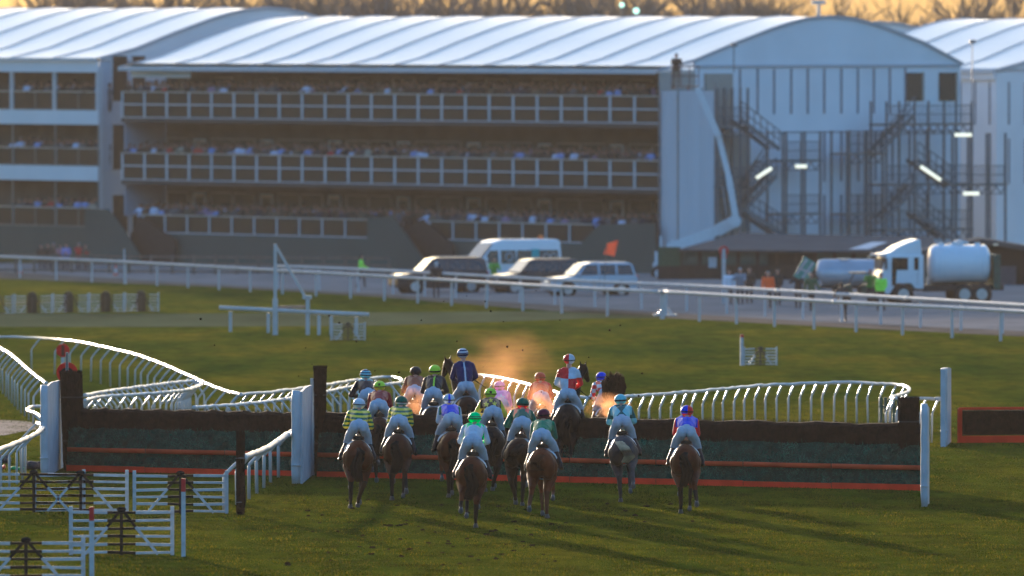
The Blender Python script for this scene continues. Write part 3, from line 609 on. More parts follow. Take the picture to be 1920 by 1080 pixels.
# gable end: wall sheets with dark mullions, three storeys
def gy(px, py=200): return FM.fx(px, py, 0).y
def gzz(py, px=1560): return FM.fx(px, py, 0).z
MB().span((-.1, 2.65, 0), (.0, 22, gzz(122))).build('end_wall', PVCW, st)
MULL = mat('dark_mullion', (.17, .20, .25), .6)
for px in [1387, 1420, 1451, 1483, 1514, 1545, 1577, 1608, 1638, 1668, 1697]:
    MB().span((.0, gy(px)-.055, gzz(213)), (.05, gy(px)+.055, gzz(128))).build('mullion', MULL, st)
for r0, r1 in ((340, 248), (440, 365)):
    for px in range(1545, 1800, 32): MB().span((.0, gy(px)-.06, gzz(r0)), (.05, gy(px)+.06, gzz(r1))).build('mullion', MULL, st)
MB().span((.0, 2.7, gzz(126)), (.07, 22, gzz(121))).build('string_course', PVCD, st); MB().span((.0, 2.7, gzz(248)), (.05, 22, gzz(246))).build('string_course', MULL, st)
for a, b in ((1699, 1727), (1760, 1790)):
    o = MB().span((.02, gy(a), gzz(190)), (.08, gy(b), gzz(137))).build('door', DOORD, st)
    MB().span((.03, gy(b), gzz(190)), (.12, gy(b)+.14, gzz(136))).build('door_frame', BEIGE, o)
MB().span((.05, gy(1321), gzz(243)), (.11, gy(1372), gzz(137))).build('beige_panel', BEIGE, st); MB().span((-.05, 0.02, 7.7), (.04, 2.6, ZT-3.05)).build('beige_panel', BEIGE, st)
MB().span((.05, gy(1345), gzz(470)), (.1, gy(1405), gzz(250))).build('lower_panel', BEIGE, st)
# --- left tented stand
OL = FM.o+FM.ex*(-52.6)+FM.ey*1.9; FL = Frame(OL)
ls = thing('tented_grandstand', 'white tented stand cut off by the left edge with white storey bands', 'grandstand', OL, BANG, 'white tented stands')
tent_roof(ls, -25, 0, .5, 4.15); gable(ls, -.05, .5, 0, 3.05)
MB().span((-25, -.2, ZT-3.25), (0, -.1, ZT-2.6)).build('fascia', PVCW, ls)
MB().span((-.1, .0, 0), (-.02, 22, ZT-2.6)).build('end_wall', mat('blue_grey_wall', (.46, .50, .57), .6, var=.04), ls)
MB().span((-25, 1.6, 0), (-.12, 1.8, ZT-2.8)).build('back_wall', INNER, ls)
MB().span((-25, -.15, ZT-2.95), (-.12, 1.6, ZT-2.9)).build('ceiling', MATS['ceiling_lining'], ls)
bw = 4.15
for (zr, zg, fa, fb) in ((9.92, 8.85, 8.83, 8.0), (6.63, 5.6, 5.58, 4.72), (3.15, 2.05, None, None)):
    me = MB().span((0, -.03, zg), (.06, .03, zr-.04)).span((0, -.05, zr-.04), (bw/2, .05, zr+.03), 1).span((.06, -.03, zg), (bw/2, .03, zg+.05)).mesh('balustrade'); pa = MB().span((.06, -.012, zg+.05), (bw/2, .012, zr-.04)).mesh('pane')
    for i in range(10): o = link('balustrade', me, [WFM, CREAM], ls, (-bw*5+i*bw/2, 0, 0)); link('pane', pa, TINT, o)
    if fa: MB().span((-25, -.12, fb), (.0, -.04, fa)).build('storey_band', PVCW, ls); MB().span((-25, 0, fb+.1), (-.12, 1.6, fa-.2)).build('balcony_floor', MATS['deck'], ls)
    else: MB().span((-25, -.08, -.5), (-.0, -.0, zg)).build('hoarding', HOARD, ls); MB().span((-25, 0, zg-.4), (-.12, 1.6, zg-.2)).build('terrace_floor', MATS['deck'], ls)
for i in range(6): MB().span((-bw*i-.28, -.1, 8.8), (-bw*i, .04, ZT-3.0)).build('column', FRAME, ls); MB().span((-bw*i-.07, -.1, 2.0), (-bw*i, -.035, 8.0)).build('slim_column', WFM, ls)
for zc in (10.7, 6.7, 2.6):
    for a, b in ((.9, 2.0), (2.35, 3.3)):
        o = MB().span((-.02, a, zc-1.3), (.04, b, zc+1.3)).build('window', TINT, ls); MB().span((-.01, a-.1, zc-1.35), (.06, a, zc+1.35)).build('window_frame', FRAME, o)
MB().span((.0, .0, 0), (.12, .15, ZT-3)).build('corner_post', FRAME, ls)
# --- right tented stand and the one behind
Y3 = 652; O3 = Vector(((1868-960)*Y3/FPX, Y3, BZ))
rs = thing('tented_grandstand', 'white tented stand partly seen at the right edge behind the scaffold stairs', 'grandstand', O3, BANG, 'white tented stands')
tent_roof(rs, -16.6, 0, -.15, 4.15); gable(rs, -.05, -.15, 0, 3.05)
MB().span((-.1, 0, 0), (0, 22, ZT-3.0)).build('end_wall', PVCW, rs); MB().span((-16.5, 0, 0), (-.1, .1, ZT-2.95)).build('front_wall', PVCW, rs)
MB().span((-16.6, -.2, ZT-3.6), (0, -.06, ZT-2.95)).build('fascia', PVCW, rs)
for i in range(12):
    for za, zb in ((ZT-6.2, ZT-3.75), (ZT-9.6, ZT-7.0)): MB().span((0, .9+i*1.25, za), (.05, 1.0+i*1.25, zb)).build('mullion', MULL, rs)
for i in range(12): MB().span((-.6-i*1.25, -.05, ZT-6.2), (-.5-i*1.25, 0, ZT-3.75)).build('mullion', MULL, rs)
Y4 = 700; O4 = Vector(((1366-960)*Y4/FPX, Y4, BZ)); bs = thing('tented_grandstand', 'pale tent roof just showing behind the big gable at right', 'tent', O4, BANG, 'white tented stands')
tent_roof(bs, -20, 0, -.35, 5); gable(bs, -.05, -.35, 0, 3.05); MB().span((-20, .1, 0), (-.1, 21.9, ZT-3.4)).build('walls', PVCW, bs)
# --- sheeted tower at the corner
t = thing('sheeted_tower', 'tall scaffold tower wrapped in pale sheeting beside the gable corner', 'tower', P0, BANG)
m = MB(); N = 16; H = 10.25; vs = []
loop = [(.12, .05)]+[(.12+1.5*i/5, .02+.05*math.sin(i*2.1)) for i in range(1, 5)]+[(1.62, .02)]+[(1.62+.05*math.sin(i*1.9), .02+2.55*i/7) for i in range(1, 7)]+[(1.62, 2.57), (.12, 2.57)]
K = len(loop)
for z in [H*i/8 for i in range(9)]: vs += [(x, y, z) for x, y in loop]
m.add(vs, [(i*K+j, i*K+(j+1) % K, (i+1)*K+(j+1) % K, (i+1)*K+j) for i in range(8) for j in range(K)]+[tuple(range(8*K, 9*K))]); m.build('sheeting', mat('pale_sheeting', (.55, .57, .62), .55, var=.05, scale=.8, aniso=(1, 1, .1)), t)
for q in ((1.66, -.04), (.08, -.04), (1.66, 2.62)): MB().bar((q[0], q[1], -.4), (q[0], q[1], H+.5), .07).build('scaffold_pole', STEEL, t)
# ================= scaffold stair towers in front of the gable =================
SCM = mat('scaffold_tube', (.15, .17, .19), .55, metal=.3, var=.15)
LAMPS = []
def scaffold(label, x0, x1, y0, y1, levels, px_poles, off, flights=(), boards=True, grp='scaffold stair towers', mesh_rails=True):
    o = FM.o; t = thing('scaffold_stair_tower', label, 'scaffold', o, BANG, grp); ym = {p: FM.fx(p, 300, off).y for p in px_poles}; zT = FM.fx(x0, y0, off).z
    for p in px_poles:
        for d in (-1.3, 0): MB().bar((off+d, ym[p], 0), (off+d, ym[p], zT+(0 if d else .0)), .1).build('pole', SCM, t)
    ya, yb = ym[px_poles[0]], ym[px_poles[-1]]
    for lv in levels:
        z = FM.fx(x0, lv, off).z
        MB().span((off-1.35, ya-.1, z-.13), (off+.05, yb+.1, z)).build('deck', mat('scaffold_deck', (.16, .17, .17), .8), t)
        for dz in (.5, 1.0): MB().bar((off+.06, ya, z+dz), (off+.06, yb, z+dz), .05).build('guard_rail', SCM, t)
        m = MB(); n = int((yb-ya)/.16)
        for i in range(n): m.bar((off+.05, ya+(yb-ya)*i/n, z), (off+.05, ya+(yb-ya)*i/n, z+1.0), .025)
        m.build('balusters', SCM, t)
        m = MB(); k = max(2, int((yb-ya)/.6))
        for i in range(k): m.bar((off+.0, ya+(yb-ya)*i/k, z-.13), (off+.0, ya+(yb-ya)*(i+.5)/k, z-.55), .05); m.bar((off+.0, ya+(yb-ya)*(i+.5)/k, z-.55), (off+.0, ya+(yb-ya)*(i+1)/k, z-.13), .05)
        m.bar((off, ya, z-.57), (off, yb, z-.57), .05); m.build('lattice_beam', SCM, t)
    for (xa, ya_, xb, yb_) in flights:
        a, b = FM.fx(xa, ya_, off+.3), FM.fx(xb, yb_, off+.3); m = MB(); n = 12
        for s in (0, -.9): m.bar((off+.3+s, a.y, a.z), (off+.3+s, b.y, b.z), .06, .22)
        for i in range(n): f = (i+.5)/n; m.box((off-.15, a.y+(b.y-a.y)*f, a.z+(b.z-a.z)*f), (.86, .26, .04))
        m.build('stair_flight', SCM, t); m = MB()
        for dz in (.5, 1.0): m.bar((off+.32, a.y, a.z+dz), (off+.32, b.y, b.z+dz), .05)
        for i in range(7): f = i/6; m.bar((off+.32, a.y+(b.y-a.y)*f, a.z+(b.z-a.z)*f), (off+.32, a.y+(b.y-a.y)*f, a.z+(b.z-a.z)*f+1.0), .04)
        m.build('handrail', SCM, t)
    return t
scaffold('scaffold stairs descending right from the beige panels beside the sheeted tower', 1345, 1375, 165, 470, (236, 350), (1345, 1388, 1402), 1.6, ((1390, 225, 1462, 280), (1455, 330, 1400, 390), (1400, 395, 1470, 440)))
scaffold('open scaffold frame in the centre of the white gable under the single tube lamp', 1468, 1538, 247, 470, (300, 400), (1468, 1503, 1538), 2.0, ((1440, 300, 1405, 350),))
scaffold('scaffold frame standing left of the right-hand stairs', 1588, 1660, 245, 470, (287, 400), (1588, 1622, 1655), 2.0, ())
scaffold('tall scaffold stairs with sloping lamp climbing to the two dark gable doors', 1660, 1830, 190, 470, (232, 345, 430), (1662, 1715, 1770, 1822), 2.8, ((1650, 285, 1715, 215), (1720, 300, 1790, 350), (1660, 410, 1720, 350), (1720, 400, 1780, 445)))
scaffold('narrow scaffold landing at the right edge of the stairs by the third stand', 1815, 1885, 250, 470, (345, ), (1815, 1850, 1885), 3.4, ())
# dense mesh screens on the right stair
def tube_lamp(a, b, label):
    pa_, pb_ = atd(*a, 614), atd(*b, 614); t = thing('tube_lamp', label, 'lamp', pa_, 0, 'lit tube lamps on the scaffold'); d = pb_-pa_
    MB().tube([(0, 0, 0), tuple(d)], .10, 10).build('tube', LAMP, t, True); MB().bar((0, .12, .02), tuple(d+Vector((0, .12, .02))), .14, .08).build('housing', SCM, t)
tube_lamp((1491, 312), (1513, 312), 'lit tube lamp on the centre scaffold frame'); tube_lamp((1726, 312), (1764, 338), 'long sloping lit tube lamp under the right stair flight')
tube_lamp((1790, 253), (1822, 253), 'highest lit tube lamp near the right gable door'); tube_lamp((1806, 363), (1836, 363), 'lowest lit tube lamp above the tanker lorry'); tube_lamp((1418, 334), (1447, 315), 'faint lit sloping tube lamp on the left scaffold stairs')
# ================= boom lift with camera operator =================
LIFT = mat('boom_paint', (.62, .66, .70), .45, var=.06)
q = atd(1242, 500, 608); q.z = gz(608); t = thing('boom_lift', 'pale blue-grey boom lift folded in front of the sheeted tower', 'boom lift', q)
def B_(x, y, d=608): return atd(x, y, d)-q
MB().bar(B_(1252, 466), B_(1345, 432), .42, .5).bar(B_(1345, 432), B_(1380, 414), .5, .62).build('lower_boom', LIFT, t)
MB().bar(B_(1381, 418, 607), B_(1366, 330, 607), .34, .56).bar(B_(1366, 330, 607), B_(1346, 250, 607), .3, .42).build('upper_boom', LIFT, t)
MB().bar(B_(1347, 255, 606.6), B_(1308, 165, 606.6), .24, .34).build('jib', LIFT, t); MB().wheel(B_(1378, 415, 607), .34, .5, (0, 1, 0), 16).build('knuckle', LIFT, t)
MB().bar(B_(1362, 405, 606.5), B_(1355, 350, 606.5), .1).build('ram', STEEL, t)
m = MB(); c = [B_(1260, 162), B_(1310, 162)]
for z in (0, .55, 1.05):
    for y in (-.4, .4): m.bar(c[0]+Vector((0, y, z)), c[1]+Vector((0, y, z)), .06)
    for cc in c: m.bar(cc+Vector((0, -.4, z)), cc+Vector((0, .4, z)), .06)
for f in (0, .33, .66, 1):
    for y in (-.4, .4): p_ = c[0].lerp(c[1], f)+Vector((0, y, 0)); m.bar(p_, p_+Vector((0, 0, 1.05)), .05)
m.build('basket', mat('red_grey_cage', (.14, .09, .09), .6), t); MB().box(tuple((c[0]+c[1])/2), (1.5, .82, .07)).build('basket_floor', SCM, t)
MB().box((.6, 0, .5), (2.2, 1.6, .9)).box((.2, 0, 1.2), (1.2, 1.2, .7)).build('chassis', LIFT, t)
MB().bar((-.1, -.6, 0), (-.1, -.6, 2.4), .12).bar((.5, -.6, 0), (.5, -.6, 2.2), .1).build('mast', LIFT, t)
for x in (-.2, 1.5): 
    w_ = MB().wheel((x, -.85, .42), .42, .3).build('wheel', RUBBER, t); MB().wheel((x, -1.01, .42), .22, .04).build('rim', LIFT, w_)
# ================= low green hut =================
HR = mat('dark_felt_roof', (.065, .065, .068), .85, var=.15, scale=1); HW = mat('green_boarding', (.045, .07, .06), .8, var=.2, scale=2, aniso=(6, 1, 1)); HB = mat('dark_brown_boarding', (.035, .025, .022), .85, var=.25, scale=3)
YH = 598; q = atd(1232, 528, YH); q.z = gz(YH)
t = thing('low_hut', 'long low dark green hut with shallow felt roof under the white gable', 'hut', q)
def H_(x, y, d=YH): return atd(x, y, d)-q
xa, xb = H_(1276, 500).x, H_(1745, 500).x; ze = H_(1500, 471).z; zr_ = H_(1500, 440, YH+5).z; zm_ = .95
m = MB(); x0r = H_(1275, 466).x-.1
m.add([(x0r, -.5, ze+.12), (xb+.3, -.5, ze-.02), (xb+.3, 5, zr_-.1), (x0r+3.4, 5, zr_+.1), (x0r, -.5, ze-.0), (xb+.3, -.5, ze-.14), (xb+.3, 5, zr_-.3), (x0r+3.4, 5, zr_-.1)], [(0, 1, 2, 3), (7, 6, 5, 4), (0, 4, 5, 1), (1, 5, 6, 2), (2, 6, 7, 3), (3, 7, 4, 0)]); m.build('roof', HR, t)
m = MB(); s0, s1 = H_(1590, 473).x, H_(1628, 473).x; k0 = -.3; k1 = 4.2
def rz_(y): return ze+.02+(zr_-ze)*(y+.5)/5.5+.06
m.add([(s0, k0, rz_(k0)), (s1, k0, rz_(k0)), (s1+1.1, k1*.5, rz_(k1*.5)), (s0+1.3, k1*.5, rz_(k1*.5))], [(0, 1, 2, 3)]); m.build('skylight', mat('skylight_sheet', (.5, .52, .55), .4), t)
MB().span((xa, 0, zm_), (xb, .2, ze-.02)).build('upper_wall', HW, t); MB().span((xa, -.05, -.3), (xb, .2, zm_)).build('lower_wall', HB, t)
m = MB(); 
for i in range(14): x = xa+(xb-xa)*i/13; MB().span((x-.09, -.06, zm_+.002), (x+.09, 0, ze-.03)).build('post', HB, t)
for a, b in ((1290, 1312), (1318, 1330), (1350, 1384), (1385, 1410), (1412, 1432), (1640, 1670)): MB().span((H_(a, 500).x, -.03, zm_+.15), (H_(b, 500).x, .0, ze-.25)).build('shutter', mat('green_shutter', (.06, .095, .08), .7), t)
MB().span((H_(1440, 500).x, -.04, .0), (H_(1530, 500).x, .0, ze-.1)).build('opening', mat('dark_opening', (.012, .011, .01), .9), t)
MB().box(tuple(H_(1336, 492)+Vector((0, -.1, 0))), (.42, .04, .55)).build('notice', WHITE2, t); MB().box(tuple(H_(1336, 470)+Vector((0, -.1, 0))), (.25, .08, .12)).build('lamp', mat('bulkhead_lamp', (.6, .5, .35), .5, emit=.05), t); MB().box(tuple(H_(1630, 481)+Vector((0, -.1, 0))), (.2, .08, .1)).build('lamp', MATS['bulkhead_lamp'], t)
MB().span((H_(1233, 500).x, -.2, -.3), (xa, -.1, .9)).build('boarded_fence', HB, t); MB().span((H_(1233, 500).x, -.18, .9), (xa, -.1, 1.9)).build('green_screen', mat('green_screen', (.04, .08, .045), .8), t)
YH2 = 580; q = atd(1720, 560, YH2); q.z = gz(YH2); t = thing('pitched_hut', 'dark hut with a low pitched roof behind the tanker lorry at the right edge', 'hut', q)
def J_(x, y, d=YH2): return atd(x, y, d)-q
pk = J_(1840, 447); l, r_ = J_(1735, 470), J_(1990, 478)
MB().prism([(l.x-.3, l.z), (pk.x, pk.z), (r_.x+.3, r_.z+.1), (r_.x+.3, r_.z-.15), (pk.x, pk.z-.25), (l.x-.3, l.z-.22)], (0, 2, 0), (1, 0, 0), (0, 0, 1), (0, 1, 0), 5).build('roof', HR, t)
MB().prism([(l.x, l.z-.2), (pk.x, pk.z-.22), (r_.x, r_.z-.15), (r_.x, -.5), (l.x, -.5)], (0, 2.2, 0), (1, 0, 0), (0, 0, 1), (0, 1, 0), 4.4).build('front_wall', mat('hut_front', (.05, .06, .055), .85, var=.2), t)
MB().span((J_(1840, 500).x, -.05, -.3), (r_.x, .0, 2.1)).build('opening', MATS['dark_opening'], t); MB().span((J_(1856, 500).x, -.3, -.3), (J_(1905, 500).x, -.15, 1.1)).build('screen', mat('mauve_board', (.08, .075, .085), .8), t)
MB().box(tuple(J_(1866, 458)+Vector((0, -.6, 0))), (.25, .08, .1)).build('lamp', MATS['bulkhead_lamp'], t)
# red and white course post
q = at(1357, 572); t = thing('course_post', 'tall slim white post with a red top plate in front of the green hut', 'post', q); hh = atd(1357, 460, q.y).z-q.z
MB().bar((0, 0, 0), (0, 0, hh-.4), .17).build('post', WHITE2, t); MB().tube([(0, -.03, hh-.25), (0, .03, hh-.25)], .23, 20).box((0, 0, hh-.45), (.3, .06, .3)).build('plate', RED, t); MB().box((0, -.05, hh-.3), (.14, .02, .3)).build('plate_mark', WHITE2, t)
# masts behind the stands
for x, yt, Yd, lb in ((1823, 78, 640, 'thin mast with a small dark head above the right tent roof'), (1376, 84, 616, 'small dark floodlight bracket on the left slope of the gable')):
    q = atd(x, yt, Yd); t = thing('floodlight', lb, 'floodlight', (q.x, q.y, q.z-(1.6 if Yd > 620 else .5)), 0)
    MB().bar((0, 0, -3 if Yd > 620 else -1), (0, 0, (1.6 if Yd > 620 else .5)), .06).build('mast', SCM, t); MB().box((0, 0, (1.6 if Yd > 620 else .5)), (.35, .25, .2)).build('lamp_head', SCM, t)
q = atd(1535, 0, 800); q.z = -7; t = thing('floodlight_mast', 'pale mast with a wide head beyond the gable peak', 'floodlight', q); MB().bar((0, 0, 0), (0, 0, 15.6), .25).build('mast', FRAME, t); MB().box((0, 0, 15.7), (1.0, .4, .3)).build('lamp_head', FRAME, t)
for x, y, r_, lb in ((1166, 12, .16, 'dim pale green light hanging in front of the distant woodland'), (1193, 23, .2, 'bright pale green light just above the tent ridge')):
    q = atd(x, y, 800); z0 = q.z; q.z = -7; t = thing('light_pole', lb, 'light', q, 0, 'green lights behind the ridge'); MB().bar((0, 0, 0), (0, 0, z0+7), .07).build('pole', SCM, t); MB().ball((0, 0, z0+7.1), r_, 12).build('lamp', mat('green_white_lamp', (.7, 1, .6), .5, emit=.5, var=.01), t, True)

# ================= bare woodland =================
BARK = mat('bare_bark', (.17, .135, .11), .9, var=.3, scale=2)
def bare_tree(mb, base, H, rr, dens=1.0, mi=0):
    def br(p, d, L, r, lev):
        n = 3; pts = [p]
        for i in range(n):
            d = (d+Vector((rr.gauss(0, .12), rr.gauss(0, .12), .06))).normalized(); pts.append(pts[-1]+d*L/n)
        mb.tube(pts, [r*(1-.2*i) for i in range(n+1)], 4 if lev > 0 else 6, mi, False)
        if lev >= 4: return
        k = (5 if lev == 0 else 4 if lev < 3 else 3)
        for i in range(int(k*dens+rr.random())):
            f = rr.uniform(.3, 1) if lev else rr.uniform(.35, 1); q = pts[min(n, int(f*n)+0)] if f < 1 else pts[-1]
            a = rr.uniform(0, 6.28); e = rr.uniform(.5, 1.0); nd = (d*math.cos(e)+Vector((math.cos(a), math.sin(a), .25))*math.sin(e)).normalized()
            br(q, nd, L*rr.uniform(.5, .72), max(.012, r*.5), lev+1)
    br(Vector(base), Vector((0, 0, 1)), H*.42, H*.018, 0)
TM = []
for s in range(5):
    rr = random.Random(50+s); m = MB(); bare_tree(m, (0, 0, 0), 24, rr); TM.append(m)
wd = MB(); rr = random.Random(3)
for i in range(230):
    src = TM[rr.randrange(5)]; y = rr.uniform(830, 990); x = rr.uniform(-.050, .0265)*y; s = rr.uniform(.85, 1.25); a = rr.uniform(0, 6.28); ca, sa = math.cos(a)*s, math.sin(a)*s
    V = np.array(src.v); V = np.stack([V[:, 0]*ca-V[:, 1]*sa+x, V[:, 0]*sa+V[:, 1]*ca+y, V[:, 2]*s-7], 1); wd.add(V.tolist(), src.f)
o = wd.build('distant_woodland', BARK, fix=False); tag(o, 'hazy bare brown woodland behind the tent roofs', 'woodland', kind='stuff')
scr = MB(); rr = random.Random(9); 
def scz():
    x = rr.uniform(-52, 56); top = 7.5+2.5*math.sin(x*.21)*math.sin(x*.07+1) if x < 24 else 6.0+1.4*math.sin(x*.35)+.8*math.sin(x*.9); return (x, rr.uniform(1000, 1040), -7+rr.random()**.8*(top+7))
P = np.array([scz() for _ in range(45000)])
scr.blades(P, rng.normal(size=P.shape)*[.5, .3, .5]/1.0, .9, .25); o = scr.build('distant_scrub', mat('dry_scrub', (.12, .085, .06), .9), fix=False); tag(o, 'brown scrub and hedges along the skyline', 'scrub', kind='stuff')
me_t = [m.mesh('crown') for m in TM]
WH = ['slender', 'broad', 'low', 'forked', 'tall']
spots = [(1500, 860, .75, 'bare tree rising just left of the pale mast'), (1570, 870, .8, 'bare bushy tree above the peak of the white gable'), (1612, 850, .92, 'bare tree between the gable peak and the rear tent roof'), (1655, 900, .9, 'tall bare tree above the pale rear tent roof'), (1712, 860, .8, 'low spreading bare tree right of the rear tent roof'), (1765, 880, .95, 'bare tree above the dip between the two tent roofs'), (1815, 850, 1.0, 'bare tree rising above the left slope of the right tent'), (1855, 880, 1.02, 'bare tree above the ridge of the right tent'), (1905, 870, .98, 'bare tree at the top right corner of the view')]
for i, (px, Yd, s, lb) in enumerate(spots):
    q = atd(px, 0, Yd); q.z = -7; t = thing('bare_tree', lb, 'tree', q, 1.3*i, 'bare trees on the skyline at right')
    c = link('crown', me_t[i % 5], BARK, t); c.scale = (s*1.2,)*3; MB().tube([(0, 0, -.5), (0, 0, 4)], [.42*s, .3*s], 8).build('trunk', BARK, t)
# ================= vehicles =================
def extr(poly, W, name, m, parent, bev=.05, taper=None, y0=0):
    n = len(poly); b = bmesh.new(); L = []
    for s in (-1, 1):
        L.append([b.verts.new((x, y0+s*W/2*(1 if taper is None else 1-taper*max(0, z-taper_z[0])), z)) for x, z in poly])
    b.faces.new(L[0][::-1]); b.faces.new(L[1])
    for i in range(n): b.faces.new((L[0][i], L[0][(i+1) % n], L[1][(i+1) % n], L[1][i]))
    bmesh.ops.recalc_face_normals(b, faces=b.faces)
    if bev: bmesh.ops.bevel(b, geom=list(b.edges), offset=bev, segments=3, affect='EDGES', profile=.6, clamp_overlap=True)
    me = bpy.data.meshes.new(name); b.to_mesh(me); b.free(); me.polygons.foreach_set('use_smooth', [True]*len(me.polygons))
    try: me.set_sharp_from_angle(angle=R(40))
    except Exception: pass
    return link(name, me, m, parent)
taper_z = [0.9]
def wheels(t, xs, r, W, m=CHROME):
    for x in xs:
        for s in (-1, 1):
            w_ = MB().wheel((x, s*(W/2-.09), r), r, .22).build('wheel', RUBBER, t, True); MB().wheel((x, s*(W/2+.018), r), r*.6, .03, n=16).build('rim', m, w_)
            MB().tube([(x, s*(W/2-.06), r+.03), (x, s*(W/2+.006), r+.03)], r*1.17, 20).build('wheel_arch', RUBBER, t)
def side_glass(t, quads, W, tp, name='window'):
    for q in quads:
        for s in (-1, 1):
            m = MB(); vs = []
            for k in (0, .02):
                for x, z in q: vs.append((x, s*(W/2*(1-tp*max(0, z-taper_z[0]))+.004+k), z))
            n = len(q); m.add(vs, [tuple(range(n)), tuple(range(n, 2*n))]+[(i, (i+1) % n, (i+1) % n+n, i+n) for i in range(n)]); m.build(name, GLASS, t)
def car(label, px, yb, yaw, body, col, kind='suv', L=4.5, H=1.7, W=1.85, group=None, cat='car', coatv=.25):
    q = at(px, yb); t = thing('parked_car', label, cat, q, R(180-yaw), group); m = mat(body, col, .3, metal=.2, var=.04, coat=coatv)
    k = L/4.5; h = H/1.7; hl = L/2
    low = [(-hl, .38), (-hl, .95*h), (-hl+.05, 1.05*h), (hl-1.35*k, 1.05*h), (hl-.25*k, .93*h), (hl-.02, .78*h), (hl, .4), (hl-.12, .3), (-hl+.12, .3)]
    gr = {'suv': [(-hl+.06, 1.04*h), (-hl+.22, 1.62*h), (-hl+.5, 1.7*h), (.1*k, 1.7*h), (.42*k, 1.62*h), (hl-1.25*k, 1.04*h)], 'long': [(-hl+.03, 1.04*h), (-hl+.12, 1.62*h), (-hl+.4, 1.7*h), (.2*k, 1.7*h), (.5*k, 1.62*h), (hl-1.2*k, 1.04*h)]}[kind]
    taper_z[0] = 1.04*h
    extr(low, W, 'body', m, t, .12); extr(gr, W*.985, 'cabin', m, t, .09, .28); 
    b = 1.1*h; tt = 1.58*h
    side_glass(t, [[(-hl+.2, b), (-hl+.32, tt), (-hl+1.0, tt), (-hl+1.0, b)], [(-hl+1.1, b), (-hl+1.1, tt), (-.3*k, tt), (-.3*k, b)], [(-.2*k, b), (-.2*k, tt), (.38*k, tt), (hl-1.5*k, b)]], W*.985, .28)
    x0, x1 = hl-1.27*k, .47*k
    MB().add([(x0+.0, -W*.44, 1.09*h), (x0, W*.44, 1.09*h), (x1, W*.40, 1.6*h), (x1, -W*.40, 1.6*h), (x0+.05, -W*.44, 1.09*h), (x0+.05, W*.44, 1.09*h), (x1+.05, W*.40, 1.6*h), (x1+.05, -W*.40, 1.6*h)], [(0, 1, 2, 3), (4, 5, 6, 7), (0, 1, 5, 4), (1, 2, 6, 5), (2, 3, 7, 6), (3, 0, 4, 7)]).build('windscreen', GLASS, t)
    for s in (-1, 1):
        MB().box((hl-.08, s*W*.36, .76*h), (.2, .34, .16)).build('headlight', CHROME, t); MB().box((-hl+.04, s*W*.42, .92*h), (.12, .2, .3)).build('tail_light', RED, t); MB().ball((x0-.15, s*(W/2+.1), 1.12*h), (.08, .12, .1)).build('wing_mirror', m, t)
        for xd in (-.28*k, .75*k): MB().box((xd, s*(W/2+.004), .68*h), (.015, .012, .6*h)).build('door_line', RUBBER, t)
        for xd in (-.5*k, .45*k): MB().box((xd, s*(W/2+.015), .96*h), (.18, .03, .04)).build('door_handle', m, t)
        MB().bar((-hl+.5, s*W*.36, 1.73*h), (.2*k, s*W*.36, 1.73*h), .04).build('roof_rail', STEEL, t)
    MB().add([(-hl+.03, -W*.42, 1.12*h), (-hl+.03, W*.42, 1.12*h), (-hl+.16, W*.37, 1.55*h), (-hl+.16, -W*.37, 1.55*h), (-hl+.0, -W*.42, 1.12*h), (-hl+.0, W*.42, 1.12*h), (-hl+.12, W*.37, 1.55*h), (-hl+.12, -W*.37, 1.55*h)], [(0, 1, 2, 3), (4, 5, 6, 7), (0, 1, 5, 4), (1, 2, 6, 5), (2, 3, 7, 6), (3, 0, 4, 7)]).build('rear_window', GLASS, t)
    wheels(t, (-hl+.85*k, hl-.88*k), .36*h, W); return t
car('silver estate car parked behind the road rails nearest the green hut', 1104, 557, -17, 'silver_paint', (.42, .50, .58), 'suv', 4.35, 1.68)
car('dark off-roader parked between the silver car and the white minibus', 1000, 552, -20, 'charcoal_paint', (.035, .037, .045), 'long', 4.3, 1.75)
car('black off-roader parked leftmost in front of the white minibus', 822, 551, -14, 'black_paint_gloss', (.025, .026, .034), 'long', 4.6, 1.8, 1.95)
